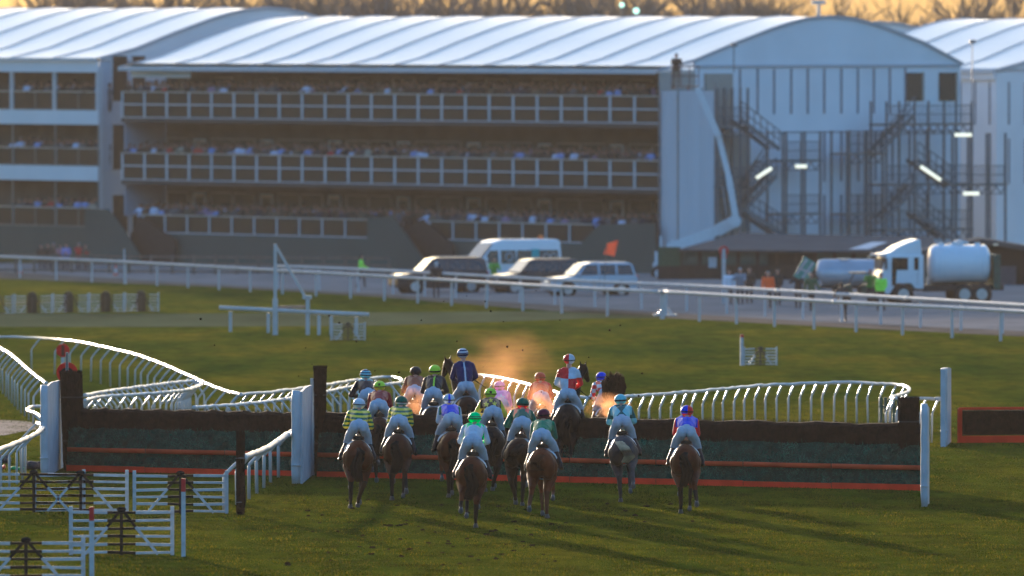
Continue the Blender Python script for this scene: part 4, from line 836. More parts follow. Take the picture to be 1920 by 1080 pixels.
def minibus():
    Y = 577; q = atg(950, Y); t = thing('minibus', 'white high-roof minibus parked behind the dark off-roaders', 'minibus', q, R(180+24)); m = mat('van_white', (.72, .74, .77), .35, var=.03, coat=.5)
    L, W, hl = 5.3, 2.0, 2.65; taper_z[0] = 1.3
    extr([(-hl, .4), (-hl, 1.3), (-hl+.06, 2.4), (-hl+.25, 2.5), (hl-2.0, 2.5), (hl-1.6, 2.38), (hl-.75, 1.35), (hl-.12, 1.1), (hl, .9), (hl, .42)], W, 'body', m, t, .09, .1)
    side_glass(t, [[(-hl+.2, 1.3), (-hl+.22, 1.95), (-hl+1.3, 1.95), (-hl+1.3, 1.3)], [(-hl+1.38, 1.3), (-hl+1.38, 1.95), (-.15, 1.95), (-.15, 1.3)], [(-.07, 1.3), (-.07, 1.95), (.75, 1.95), (.75, 1.3)], [(.9, 1.3), (.9, 1.95), (1.35, 1.95), (1.8, 1.35)]], W, .1)
    MB().add([(hl-.72, -.85, 1.42), (hl-.72, .85, 1.42), (hl-1.5, .8, 2.3), (hl-1.5, -.8, 2.3), (hl-.67, -.85, 1.42), (hl-.67, .85, 1.42), (hl-1.45, .8, 2.3), (hl-1.45, -.8, 2.3)], [(0, 1, 2, 3), (4, 5, 6, 7), (0, 1, 5, 4), (1, 2, 6, 5), (2, 3, 7, 6), (3, 0, 4, 7)]).build('windscreen', GLASS, t)
    TQ = mat('turquoise_panel', (.03, .4, .42), .5)
    for s in (-1, 1):
        MB().box((-1.15, s*1.0, 1.65), (.42, .03, .72)).build('turquoise_panel', TQ, t)
        for x in (-1.75, -2.15): 
            k = MB(); pts = [(x+.17*math.cos(a), s*1.012, 1.6+.17*math.sin(a)) for a in [i*math.pi/8 for i in range(17)]]; k.tube(pts, .03, 6); k.build('emblem', WHITE2, t)
        k = MB(); k.tube([(.3+.2*math.cos(a), s*1.012, 1.62+.2*math.sin(a)) for a in [i*math.pi/8 for i in range(17)]], .035, 6).build('round_emblem', WHITE2, t)
        MB().box((hl-.1, s*.8, .95), (.2, .3, .2)).build('headlight', CHROME, t); MB().ball((hl-1.0, s*1.15, 1.5), (.08, .12, .18)).build('wing_mirror', m, t)
    MB().tube([(-1.9, 0, 2.5), (-1.9, 0, 2.68)], .12, 12).build('beacon', mat('orange_beacon', (.8, .2, .03), .4), t); wheels(t, (-1.75, 1.75), .36, W)
minibus()
# flag
q = at(1131, 560); t = thing('orange_flag', 'orange flag on a thin stick above the silver car', 'flag', q); z1 = atd(1143, 465, q.y).z-q.z; MB().bar((0, 0, 0), (.18, 0, z1+.4), .035).build('stick', WOOD, t)
m = MB(); N = 7; vs = []
for i in range(N):
    for j in range(5): vs.append((.02+.08*i/N+.17*j/4*1.0+i*.075, .05*math.sin(i*1.2+j*.8), z1-.3+.52*j/4-.10*i/N+.14*i/N*(j/2)))
m.add(vs, [(i*5+j, i*5+j+1, (i+1)*5+j+1, (i+1)*5+j) for i in range(N-1) for j in range(4)]); m.build('cloth', mat('orange_flag_cloth', (.85, .13, .05), .7, trans=.35, var=.08), t, True)
# tanker lorry
def lorry():
    q = at(1748, 571); t = thing('tanker_lorry', 'white tanker lorry with a tall cab fairing and coiled yellow hose', 'lorry', q, R(180+9)); m = mat('cab_white', (.70, .75, .80), .35, var=.03, coat=.4); DK = mat('chassis_black', (.03, .03, .032), .6)
    taper_z[0] = 2.0; W = 2.2
    extr([(.62, .75), (.62, 2.3), (2.35, 2.3), (2.55, 1.5), (2.62, 1.3), (2.62, .55), (2.2, .5), (2.05, .75), (1.85, 1.0), (1.2, 1.0), (1.0, .75)], W, 'cab', m, t, .05)
    extr([(.68, 2.28), (.74, 2.98), (.86, 3.02), (1.2, 2.92), (1.7, 2.72), (2.15, 2.42), (2.5, 2.36), (2.5, 2.28)], 1.95, 'fairing', m, t, .05)
    side_glass(t, [[(1.35, 1.62), (1.35, 2.18), (2.1, 2.18), (2.1, .9), (1.92, .9), (1.88, 1.62)], [(.86, 1.62), (.86, 2.18), (1.06, 2.18), (1.06, 1.62)]], W, 0)
    MB().box((2.47, 0, 1.85), (.1, 1.95, .62)).build('windscreen', GLASS, t); MB().box((2.56, 0, 2.3), (.3, 2.0, .1)).build('sun_visor', m, t)
    for s in (-1, 1):
        MB().box((2.6, s*.8, .8), (.12, .35, .2)).build('headlight', CHROME, t); MB().box((2.4, s*1.22, 1.9), (.1, .14, .5)).build('wing_mirror', DK, t); MB().box((.9, s*1.105, 1.35), (.012, .01, .9)).build('door_line', DK, t)
    MB().box((1.5, -1.115, 1.3), (.26, .012, .16)).build('door_emblem', mat('grey_emblem', (.25, .3, .38), .5), t)
    MB().box((-.6, 0, .78), (5.3, .9, .25)).build('chassis', DK, t)
    pts = [(-2.62, 0, 1.86), (-2.58, 0, 1.86), (-2.45, 0, 1.86), (-.05, 0, 1.86), (.12, 0, 1.86), (.18, 0, 1.86)]; tk = MB().tube(pts, [.3, .72, .88, .88, .72, .3], 28).build('tank', m, t, True)
    for x in (-2.2, -1.2, -.3): MB().tube([(x-.03, 0, 1.86), (x+.03, 0, 1.86)], .9, 28).build('band', m, tk)
    mb = MB().tube([(-1.2, 0, 2.7), (-1.2, 0, 2.86)], .28, 16).tube([(-.4, 0, 2.7), (-.4, 0, 2.84)], .16, 12).tube([(-2.1, 0, 2.7), (-2.1, 0, 2.84)], .14, 12).tube([(-.8, 0, 2.72), (-1.2, 0, 2.95), (-1.7, 0, 2.8)], .05, 6); mb.build('valves', m, t)
    for i in range(2): MB().box((-1.35+0*i, -.897-.004*i, 2.02-.2*i), (1.0-.15*i, .014, .09)).build('faded_lettering', MATS['grey_emblem'], t)
    MB().box((-.95, -.98, 1.12), (1.6, .3, .75)).build('side_locker', mat('grey_locker', (.22, .24, .27), .6), t); MB().box((-.1, -1.0, 1.05), (.3, .3, .4)).build('small_locker', m, t)
    mb = MB()
    for k in range(3): mb.tube([(-2.25+.32*math.cos(a), -1.0-.06*k, 1.55+(.62-.03*k)*math.sin(a)) for a in [i*math.pi/12 for i in range(25)]], .05, 6)
    mb.tube([(-1.5, -.4, 2.75), (-1.9, -.75, 2.6), (-2.2, -1.0, 2.2)], .05, 6); mb.build('hose', mat('yellow_hose', (.30, .24, .06), .6), t)
    MB().box((-2.85, 0, 1.5), (.3, 1.9, 1.6)).build('rear_rack', mat('green_rack', (.03, .08, .06), .6, var=.3), t)
    for x in (1.55, -1.3, -2.1): 
        for s in (-1, 1):
            w_ = MB().wheel((x, s*.95, .48), .48, .3).build('wheel', RUBBER, t, True); MB().wheel((x, s*1.105, .48), .26, .03, n=16).build('rim', CHROME, w_)
    MB().box((-.5, -1.06, .72), (1.5, .05, .3)).build('side_guard', DK, t)
lorry()
# covered trailer
q = at(1600, 566); q.y = 545; q.z = gz(545); q.x = (1598-960)*545/FPX; t = thing('silver_tanker', 'long silver water tank on a trailer behind the men in yellow jackets', 'tanker', q, R(176)); SV = mat('silver_sheet', (.42, .45, .50), .35, metal=.3, var=.1, scale=1.2, bump=.2, bscale=2)
m = MB(); n = 22; K = 14; vs = []
for i, (x, s) in enumerate([(-1.75, .7), (-1.7, .95)]+[(-1.6+i*.3, 1) for i in range(11)]+[(1.62, .93), (1.72, .55)]):
    for k in range(n): a = 2*math.pi*k/n; vs.append((x-(.25*max(0, -math.sin(a)) if x > 1 else 0), .78*s*math.cos(a), 1.12+.66*s*math.sin(a)*(1+.1*math.cos(4*a))))
M_ = len(vs)//n; m.add(vs, [(i*n+k, i*n+(k+1) % n, (i+1)*n+(k+1) % n, (i+1)*n+k) for i in range(M_-1) for k in range(n)]+[tuple(range(n)), tuple(range((M_-1)*n, M_*n))]); m.build('tank', SV, t, True)
MB().tube([(.4, 0, 1.75), (.4, 0, 1.86)], .3, 14).build('lid', SV, t); MB().box((0, 0, .5), (3.2, .9, .12)).build('chassis', RUBBER, t)
for x in (-.6, .6): 
    for s in (-1, 1): MB().wheel((x, s*.7, .34), .34, .2).build('wheel', RUBBER, t)
# utility buggy
q = at(1612, 574); t = thing('utility_buggy', 'dark green utility buggy standing in front of the lorry cab', 'buggy', q, R(178)); GB = mat('buggy_green', (.03, .05, .035), .5)
extr([(-1.0, .45), (-1.0, 1.0), (-.1, 1.0), (-.05, .6), (.3, .6), (.4, 1.0), (.95, .9), (1.05, .45)], 1.3, 'body', GB, t, .03); MB().box((-.25, 0, .75), (.5, 1.0, .35)).build('seat', RUBBER, t)
mb = MB()
for s in (-.6, .6): mb.bar((-.5, s, 1.0), (-.45, s, 1.5), .05).bar((-.45, s, 1.5), (.25, s, 1.5), .05).bar((.25, s, 1.5), (.5, s, 1.0), .05)
mb.build('roll_cage', RUBBER, t); MB().box((.1, 0, 1.52), (.8, 1.2, .05)).build('canopy', GB, t)
for x in (-.65, .7):
    for s in (-1, 1): MB().wheel((x, s*.6, .3), .3, .22).build('wheel', RUBBER, t, True)

# ================= people on foot =================
def figure(pose='stand', arm=(0, 0), lean=0, voxel=.03, hands=True):
    """standing body about 1.75 m, facing +Y; returns builder, joints"""
    m = MB(); la, ra = arm
    m.ball((0, .02, 1.62), (.088, .105, .125)); m.cap((0, 0, 1.42), .058, (0, .01, 1.55), .055)
    m.ball((0, .12, 1.60), .02); m.ball((-.088, .01, 1.61), (.015, .025, .035)); m.ball((.088, .01, 1.61), (.015, .025, .035))
    m.ball((0, 0, 1.3), (.19, .11, .16)); m.ball((0, 0, 1.12), (.155, .105, .18)); m.ball((0, 0, .95), (.17, .115, .14))
    J = {}
    for s, a in ((-1, la), (1, ra)):
        sh = Vector((s*.19, 0, 1.40)); el = sh+Vector((s*.06, .28*math.sin(a), -.28*math.cos(a))); wr = el+Vector((-s*.02, .25*math.sin(a*1.5+.3), -.25*math.cos(a*1.5+.3)))
        m.cap(sh, .062, el, .045); m.cap(el, .045, wr, .03); m.ball(wr+(wr-el)*.25, (.03, .045, .055)); J[s] = (sh, el, wr)
        if hands:
            d = (wr-el).normalized()
            for k in range(4): m.cap(wr+d*.08+Vector((0, -.03+.02*k, 0)), .011, wr+d*(.15-.01*abs(k-1.5))+Vector((0, -.03+.02*k+.01, 0)), .009, 6)
            m.cap(wr+d*.03+Vector((0, .04, 0)), .012, wr+d*.09+Vector((0, .065, 0)), .01, 6)
        st_ = .12 if pose == 'walk' else 0
        hp = Vector((s*.095, 0, .9)); kn = Vector((s*.1, s*st_+.03, .49)); an = Vector((s*.1, s*st_*1.7-.02, .1))
        m.cap(hp, .09, kn, .06); m.cap(kn, .06, an, .042); m.cap(an+Vector((0, -.03, -.045)), .045, an+Vector((0, .15, -.055)), .035)
    if lean:
        M = Matrix.Translation((0, 0, .9)) @ Matrix.Rotation(-lean, 4, 'X') @ Matrix.Translation((0, 0, -.9)); m.v = [tuple(M @ Vector(v)) if v[2] > .9 else v for v in m.v]
    return m
FIG = {}
def fig_mesh(key, pose, arm, lean):
    me = blob('person', figure(pose, arm, lean), .02, 2); FIG[key] = me; return me
fig_mesh('a', 'stand', (.1, .1), 0); fig_mesh('b', 'walk', (.5, -.4), 0); fig_mesh('c', 'stand', (1.0, .9), .5); fig_mesh('d', 'stand', (.8, .9), .05)
# zones: 0 skin 1 jacket 2 trousers 3 hair 4 shoes
for k, me in FIG.items():
    ln = k == 'c'
    def zone(x, y, z): 
        zz = z
        o = np.where(zz < .1, 4, np.where(zz < .92, 2, 1)); o = np.where((zz > .92) & (abs(x) < .24), 1, o)
        hd = (zz > 1.46) if not ln else (zz > 1.28) & (y > .22)
        o = np.where(hd, 0, o); o = np.where(hd & ((zz > (1.66 if not ln else 1.48)) | (y < (-.01 if not ln else .28))), 3, o)
        hands_ = (abs(x) > .2) & (zz < .93) & (zz > .72) if not ln else (abs(x) > .2) & (y > .5)
        return np.where(hands_, 0, o)
    paint(me, zone)
def cmat(nm, c, r=.75, **k): return mat(nm, c, r, var=k.pop('var', .12), **k)
HAIRS = [cmat('hair_dark', (.02, .014, .01)), cmat('hair_brown', (.06, .035, .02)), cmat('hair_grey', (.25, .24, .23)), cmat('cap_pale', (.5, .5, .5))]
SHOE = cmat('shoe_black', (.015, .015, .015)); TRD = cmat('trousers_dark', (.025, .025, .03)); TRK = cmat('trousers_khaki', (.14, .11, .08))
def person(key, loc, rz, jacket, trousers, hair, label, group=None, scale=1, vest=None):
    t = thing('person', label, 'person', loc, rz, group); me = FIG[key]; t.scale = (scale,)*3
    b = link('body', me, [SKIN, jacket, trousers, hair, SHOE], t); recolor(b, [SKIN, jacket, trousers, hair, SHOE])
    if vest: 
        c = VESTS.get((key))
        if c is None:
            b2 = bmesh.new(); b2.from_mesh(me); b2.normal_update(); d = [f for f in b2.faces if f.material_index != 1]; bmesh.ops.delete(b2, geom=d, context='FACES')
            for v in b2.verts: v.co += v.normal*.022
            c = bpy.data.meshes.new('jacket'); b2.to_mesh(c); b2.free(); c.materials.clear(); c.materials.append(vest); c.polygons.foreach_set('material_index', [0]*len(c.polygons)); VESTS[key] = c
        o = link('jacket', c, vest, t); o.material_slots[0].link = 'OBJECT'; o.material_slots[0].material = vest
    return t
VESTS = {}
HV = cmat('hi_vis_yellow', (.42, .95, .06), .6, emit=0); HO = cmat('hi_vis_orange', (1.0, .13, .02), .6); DJ = cmat('dark_jacket', (.022, .022, .026)); BJ = cmat('brown_jacket', (.05, .035, .03)); GJ = cmat('grey_jumper', (.25, .26, .30)); WJ = cmat('white_shirt', (.75, .77, .85))
def pp(px, yb, **k): return at(px, yb)
person('b', at(677, 541), R(-80), HV, TRD, HAIRS[0], 'steward in a yellow high-visibility jacket walking alone left of the cars', vest=HV)
person('a', at(818, 558), R(5), DJ, TRD, HAIRS[3], 'person in dark clothes and pale cap standing in front of the black off-roader', vest=DJ)
person('d', at(926, 549), R(190), DJ, TRD, HAIRS[1], 'person in dark clothes with a yellow-green tabard beside the minibus', vest=cmat('lime_tabard', (.12, .35, .04)))
person('a', at(1367, 573), R(185), WJ, TRD, HAIRS[1], 'person in a white shirt standing just right of the red topped post', vest=WJ, scale=.95)
person('d', at(1388, 573), R(170), GJ, TRD, HAIRS[3], 'person in a grey top and pale cap standing before the green hut', vest=GJ)
person('a', at(1405, 572), R(170), BJ, TRD, HAIRS[1], 'person in a brown jacket in the shade behind the person in grey', vest=BJ)
person('a', at(1440, 581), R(180), HO, TRD, HAIRS[2], 'steward in an orange high-visibility jacket in front of the hut', vest=HO)
person('a', at(1458, 575), R(150), DJ, TRD, HAIRS[0], 'person in black standing in the hut opening right of the orange jacket', vest=DJ)
person('d', at(1497, 580), R(160), DJ, TRD, HAIRS[0], 'person in dark clothes holding up the green and white sign', vest=DJ)
person('b', at(1521, 584), R(200), cmat('navy_coat', (.025, .03, .05)), TRD, HAIRS[1], 'person in a navy coat with lime straps walking by the silver tank', vest=cmat('lime_navy', (.06, .11, .05)))
person('c', at(1574, 603)+Vector((.15, -.15, 0)), R(12), BJ, cmat('trousers_black', (.015, .014, .014)), HAIRS[1], 'person in dark brown leaning on the near rail at right', vest=BJ)
person('d', at(1632, 577), R(175), HV, TRD, cmat('red_cap', (.25, .04, .06)), 'person in a dark top with yellow sleeves on the buggy side of the lorry', vest=cmat('dark_green_vest', (.10, .22, .03)))
person('b', at(1652, 585), R(165), HV, TRD, HAIRS[0], 'person in a bright yellow high-visibility coat beside the lorry door', vest=HV)
# sign held up
q = at(1500, 580); zz = atd(1508, 507, q.y); t = thing('held_sign', 'green and white tilted board on a pole held above the crowd by the hut', 'sign', (zz.x, q.y-.15, zz.z))
MB().prism([(-.5, -.25), (.1, -.55), (.55, .3), (.0, .65)], (0, 0, 0), (1, 0, 0), (0, 0, 1), (0, 1, 0), .04).build('board', mat('green_sign', (.10, .26, .2), .6), t)
m = MB(); 
for a, b in (((-.35, -.15), (.12, .5)), ((-.1, -.35), (.4, .35)), ((-.3, .1), (.3, -.1))): m.bar((a[0], -.03, a[1]), (b[0], -.03, b[1]), .02, .09)
m.build('white_marks', WHITE2, t); MB().bar((-.05, .05, -1.1), (0, .05, -.2), .05).build('pole', WOOD, t)
# operator on the boom lift
q = atd(1268, 163, 608); person('c' if False else 'd', q, R(185), DJ, TRK, HAIRS[0], 'camera operator in a dark coat standing in the boom lift basket', vest=DJ, scale=1.04)
# far left group behind the wooden fence
grp = [(78, 'brown', BJ), (90, 'black', DJ), (101, 'brown', cmat('tan_coat', (.12, .08, .06))), (113, 'pale', cmat('pink_top', (.4, .2, .2))), (124, 'lilac', cmat('lilac_top', (.3, .28, .6))), (147, 'red', cmat('red_coat', (.5, .03, .03))), (160, 'grey', cmat('rust_coat', (.18, .09, .07)))]
for i, (x, nm, mm) in enumerate(grp):
    person('ad'[i % 2], at(x, 514), R(170+9*i), mm, TRD, HAIRS[i % 3], 'spectator in %s behind the wooden fence at far left' % ['dark brown, leftmost', 'black, second from left', 'a tan coat, third from left', 'a pink top, in the middle', 'a lilac top', 'a bright red coat', 'a rust-coloured coat, rightmost'][i], 'spectators standing at the wooden fence', vest=mm, scale=.98+.02*(i % 3))

# ================= crowd on the balconies =================
def crowd_base(seed, arm):
    return paint(blob('spectator', figure('stand', arm, 0, hands=False), .045, 2), lambda x, y, z: np.where(z < .92, 2, np.where(z < 1.46, 1, np.where((z > 1.66) | (y < -.01), 3, 0))))
CB = [crowd_base(0, (.1, .2)), crowd_base(1, (.9, .8)), crowd_base(2, (1.3, .2))]
for me in CB:
    for _ in range(4): me.materials.append(SKIN)
CLO = [('a white shirt', (.62, .66, .85)), ('a light blue shirt', (.28, .36, .70)), ('a dark suit', (.02, .02, .025)), ('a navy jacket', (.03, .035, .06)), ('a black coat', (.012, .012, .014)), ('a brown coat', (.06, .04, .03)), ('a grey jacket', (.12, .12, .13)), ('a mauve top', (.28, .20, .34)), ('a red coat', (.42, .03, .03)), ('a tweed jacket', (.11, .085, .06)), ('a cream coat', (.38, .35, .28))]
CW = [9, 8, 15, 16, 13, 12, 13, 3, 1.2, 8, 1.5]
CSK = cmat('crowd_skin', (.32, .18, .125))
CM = [cmat('crowd_cloth_%s' % n.replace(' ', '_'), c) for n, c in CLO]
rr = random.Random(21); cnt = 0
LOCN = {0: 'top balcony', 1: 'middle balcony', 2: 'lower terrace'}
def spect(root_o, F, x, y, z, where, stand, face):
    global cnt
    i = rr.choices(range(len(CLO)), CW)[0]; o = bpy.data.objects.new('person', CB[rr.randrange(3)]); COL.objects.link(o)
    p_ = F.o+F.ex*x+F.ey*y; o.location = (p_.x, p_.y, F.o.z+z); o.rotation_euler = (0, 0, F.ang+math.pi+face+rr.uniform(-.5, .5)); s = rr.uniform(.93, 1.05); o.scale = (s, s, s)
    recolor(o, [CSK, CM[i], TRD, HAIRS[rr.choice((0, 0, 1, 1, 2))]])
    tag(o, 'spectator in %s at the %s rail of the %s' % (CLO[i][0], where, stand), 'person', 'spectators in %s on the %s, %s' % (CLO[i][0], where, stand)); cnt += 1
FLZ = [8.82, 5.3, 1.78]
for lv in range(3):
    x = XL+.25
    if lv == 2: x += 1.0
    while x < -.3 and cnt < (lv+1)*85:
        spect(st, FM, x, .38+rr.uniform(-.08, .15), FLZ[lv], LOCN[lv], 'long stand', .35); x += rr.uniform(.42, .72)*(48/49.0)
for lv, fz in enumerate((8.72, 5.43, 1.95)):
    x = -8.8; k = 0
    while x < -.3 and k < 15: spect(ls, FL, x, .35, fz, LOCN[lv], 'left stand', .35); x += rr.uniform(.45, .75); k += 1
# the rows behind as one mass
vs = []; mb = MB(); base = []
for me in CB:
    n = len(me.vertices); v = np.empty(n*3); me.vertices.foreach_get('co', v); base.append((v.reshape(-1, 3), [tuple(p.vertices) for p in me.polygons], [p.material_index for p in me.polygons]))
lowb = MB().ball((0, .02, 1.6), (.1, .11, .14), 8, 0).ball((0, 0, 1.2), (.21, .13, .3), 8, 1).ball((0, 0, .6), (.17, .13, .6), 8, 1).ball((0, -.01, 1.66), (.1, .11, .1), 8, 2)
LV_ = np.array(lowb.v)
for F, x0, x1, fl, ys_ in ((FM, XL+.3, -.3, FLZ, (.85, 1.3, 1.8)), (FL, -9, -.4, (8.72, 5.43, 1.95), (.75, 1.1))):
    for lv, fz in enumerate(fl):
        for ri, yy in enumerate(ys_):
            x = x0
            while x < x1:
                x += rr.uniform(.4, .9) if ri < 2 else rr.uniform(.5, 1.6)
                s = rr.uniform(.92, 1.05); a = rr.uniform(0, 6.28); ci = rr.choices(range(len(CLO)), CW)[0]; hi = rr.randrange(2)
                P = F.o+F.ex*x+F.ey*(yy+rr.uniform(-.15, .15)); ca, sa = math.cos(a)*s, math.sin(a)*s
                V = np.stack([LV_[:, 0]*ca-LV_[:, 1]*sa+P.x, LV_[:, 0]*sa+LV_[:, 1]*ca+P.y, LV_[:, 2]*s+F.o.z+fz+.06*ri], 1); o = len(mb.v); mb.v += V.tolist(); mb.f += [tuple(j+o for j in f) for f in lowb.f]; mb.m += [{0: 0, 1: ci+1, 2: len(CLO)+1+hi}[k] for k in lowb.m]
o = mb.build('crowd', [CSK]+CM+HAIRS[:2], None, True, fix=False); tag(o, 'dense crowd in the rows behind the balcony rails', 'crowd', kind='stuff')
# ================= horses =================
def horse_mesh(pose):
    m = MB()
    m.ball((0, .0, 1.10), (.27, .70, .29), 18); m.ball((0, .48, 1.12), (.22, .34, .33), 16); m.ball((0, -.56, 1.13), (.265, .38, .29), 18)
    m.ball((0, .32, 1.33), (.12, .30, .14), 12)
    for s in (-1, 1): m.ball((s*.13, -.66, 1.05), (.155, .28, .28), 14); m.ball((s*.14, .48, 1.02), (.1, .2, .24), 12)
    m.ball((0, -.9, 1.14), (.10, .1, .14), 10)
    hl = pose.get('head', 0)
    n0, n1, n2 = Vector((0, .62, 1.22)), Vector((hl*.35, 1.05, 1.50+pose.get('hz', 0))), Vector((hl*.8, 1.35, 1.62+pose.get('hz', 0)*1.6))
    m.cap(n0, .21, n1, .135); m.cap(n1, .135, n2, .10)
    hd = Vector((hl*.25, .34, -.30)); hd = hd.normalized()
    m.cap(n2+hd*.02, .105, n2+hd*.22, .088); m.cap(n2+hd*.22, .085, n2+hd*.46, .058); m.ball(n2+hd*.49, (.055, .06, .055))
    for s in (-1, 1): m.cap(n2+Vector((s*.055, -.03, .08)), .03, n2+Vector((s*.075, -.02, .2)), .01, 8); m.ball(n2+hd*.12+Vector((s*.075, 0, .03)), .022, 8)
    feet = []
    for s, k in ((-1, 'hl'), (1, 'hr')):
        st, hk, ft, hf = [Vector((s*a[0], a[1], a[2])) for a in pose[k]]; hip = Vector((s*.13, -.6, 1.05))
        m.cap(hip, .2, st, .13); m.cap(st, .145, hk+Vector((0, .01, .03)), .07); m.ball(hk+Vector((0, -.03, .03)), (.045, .06, .07), 8); m.cap(hk, .06, ft, .043); m.ball(ft, .053, 8); m.cap(ft, .038, hf+Vector((0, -.03, .05)), .036); m.cap(hf+Vector((0, 0, .03)), .05, hf+Vector((0, .03, -.01)), .058, 10); feet.append(hf)
    for s, k in ((-1, 'fl'), (1, 'fr')):
        kn, ft, hf = [Vector((s*a[0], a[1], a[2])) for a in pose[k]]; sh = Vector((s*.14, .48, 1.0)); el = Vector((s*.13, .42, .85))
        m.cap(sh, .13, el, .095); m.cap(el, .095, kn, .055); m.ball(kn, (.052, .055, .06), 8); m.cap(kn, .048, ft, .04); m.ball(ft, .043, 8); m.cap(ft, .036, hf+Vector((0, 0, .05)), .035); m.cap(hf+Vector((0, 0, .03)), .048, hf+Vector((0, .02, 0)), .054, 10); feet.append(hf)
    me = blob('body', m, .021, 5, .5); fs = [tuple(f) for f in feet]
    def zone(x, y, z):
        o = np.zeros(len(x), int); low = z < .52+.05*np.sin(y*20); o = np.where(low, 1, o)
        for f in fs: o = np.where((x-f[0])**2+(y-f[1])**2+(z-f[2]-.0)**2 < .085**2, 2, o)
        return o
    return paint(me, zone)
G0 = dict(hl=((.16, -.42, .86), (.13, -.84, .56), (.12, -.84, .22), (.12, -.80, .03)), hr=((.17, -.22, .84), (.15, -.50, .50), (.06, -.28, .20), (.05, -.18, .04)),
          fl=((.12, .85, .74), (.11, .74, .45), (.11, .60, .38)), fr=((.12, .66, .60), (.11, .74, .28), (.11, .80, .06)))
G1 = dict(hl=((.15, -.30, .84), (.11, -.66, .52), (.10, -.60, .20), (.10, -.54, .03)), hr=((.17, -.50, .90), (.16, -.98, .68), (.18, -1.18, .46), (.17, -1.26, .36)),
          fl=((.12, .80, .72), (.10, .66, .40), (.10, .50, .36)), fr=((.12, .60, .62), (.12, .46, .30), (.12, .36, .18)), head=.12)
G2 = dict(hl=((.18, -.52, .88), (.19, -1.0, .62), (.24, -1.14, .34), (.25, -1.20, .22)), hr=((.15, -.40, .84), (.09, -.78, .52), (.07, -.74, .18), (.07, -.70, .03)),
          fl=((.12, .62, .58), (.11, .60, .26), (.11, .62, .04)), fr=((.12, .82, .76), (.11, .82, .46), (.11, .66, .34)), head=-.12)
G3 = dict(hl=((.16, -.60, .80), (.12, -1.02, .50), (.10, -1.14, .16), (.10, -1.16, .0)), hr=((.16, -.62, .80), (.13, -1.08, .54), (.12, -1.28, .24), (.12, -1.34, .10)),
          fl=((.13, .84, .88), (.12, .70, .62), (.12, .56, .60)), fr=((.13, .88, .92), (.12, .82, .64), (.12, .68, .56)), hz=.04)
G5 = dict(G3); G3['head'] = -.32; G3['hz'] = .24; G4 = dict(G3); G4['head'] = .33; G4['hz'] = .22
HM = [horse_mesh(g) for g in (G0, G1, G2, G3, G4, G5)]
COATS = {}
def coat(nm, c, pts=(.012, .009, .008)):
    if nm not in COATS: COATS[nm] = (mat('coat_'+nm, c, .55, var=.45, scale=3.0, spec=.06, bump=.9, bscale=5), mat('points_'+nm, pts, .6, var=.2, spec=.1), mat('hoof', (.10, .10, .11), .35, var=.3))
    return COATS[nm]
coat('bay', (.078, .018, .005)); coat('dark_bay', (.028, .010, .005)); coat('brown', (.048, .014, .006)); coat('chestnut', (.12, .027, .007), (.09, .03, .014)); coat('near_black', (.012, .008, .007)); coat('grey', (.055, .05, .053), (.05, .045, .048))
LEATHER = mat('saddle_leather', (.03, .018, .012), .4); HAIRB = mat('horse_hair_black', (.012, .009, .008), .7, var=.4, scale=6, spec=.05); HAIRP = mat('horse_hair_pale', (.45, .34, .20), .7, var=.3, spec=.1); HAIRC = mat('horse_hair_chestnut', (.07, .02, .007), .7, spec=.05)
def tail_mesh(seed, style):
    rr = random.Random(seed); base = [(0, -.92, 1.26), (0, -1.02, 1.2), (.0, -1.07, 1.05), (0, -1.1, .88), (0, -1.1, .72), (0, -1.08, .56)]
    if style == 'fly': base = [(0, -.92, 1.26), (-.03, -1.1, 1.30), (.03, -1.25, 1.18), (.07, -1.32, 1.0), (-.01, -1.3, .86)]
    if style == 'curl': base = [(0, -.92, 1.26), (-.03, -1.08, 1.30), (-.09, -1.2, 1.2), (-.03, -1.25, 1.05), (.07, -1.22, 1.0)]
    if style == 'up': base = [(0, -.92, 1.26), (-.06, -1.08, 1.6), (-.02, -1.15, 1.85), (.04, -1.17, 2.0), (.12, -1.15, 1.8), (.12, -1.12, 1.5)]
    m = MB(); n = len(base); wob = rr.uniform(-.07, .07)
    P = [Vector(b)+Vector((wob*math.sin(i*1.5), 0, 0)) for i, b in enumerate(base)]
    for k in range(110 if style != 'up' else 260):
        a = rr.uniform(0, 6.28); q = rr.random()**.5*(.095 if style != 'up' else .17); L = rr.uniform(.75, 1.0); pts = []
        for i, p in enumerate(P): sp = (.35+.8*math.sin(math.pi*min(1, i/(n-1)*.8)))*q; pts.append(p+(Vector((rr.gauss(0, .045), rr.gauss(0, .03), rr.gauss(0, .06))) if style == 'up' and i > 1 else Vector((0, 0, 0)))+Vector((math.cos(a)*sp, math.sin(a)*sp*.7, -rr.uniform(0, .02)))+Vector((rr.gauss(0, .006), 0, rr.gauss(0, .004))))
        pts[-1] = pts[-2].lerp(pts[-1], L*.9)
        m.tube(pts, [.014, .015, .014, .012, .009, .004][:n-1]+[.003], 4, 0, False)
    return m.mesh('tail', True)
TL = {s: tail_mesh(i, s) for i, s in enumerate(('down', 'fly', 'curl', 'up'))}
def mane_mesh():
    m = MB(); rr = random.Random(4)
    for k in range(60):
        f = rr.random(); a = Vector((0, .62, 1.42)).lerp(Vector((0, 1.3, 1.74)), f); s = rr.choice((-1, 1)); m.tube([a, a+Vector((s*.05, -.03, .02)), a+Vector((s*.12, -.06, -.08)), a+Vector((s*.13, -.07, -.16))], [.012, .01, .007, .002], 4, 0, False)
    return m.mesh('mane', True)
MANE = mane_mesh()
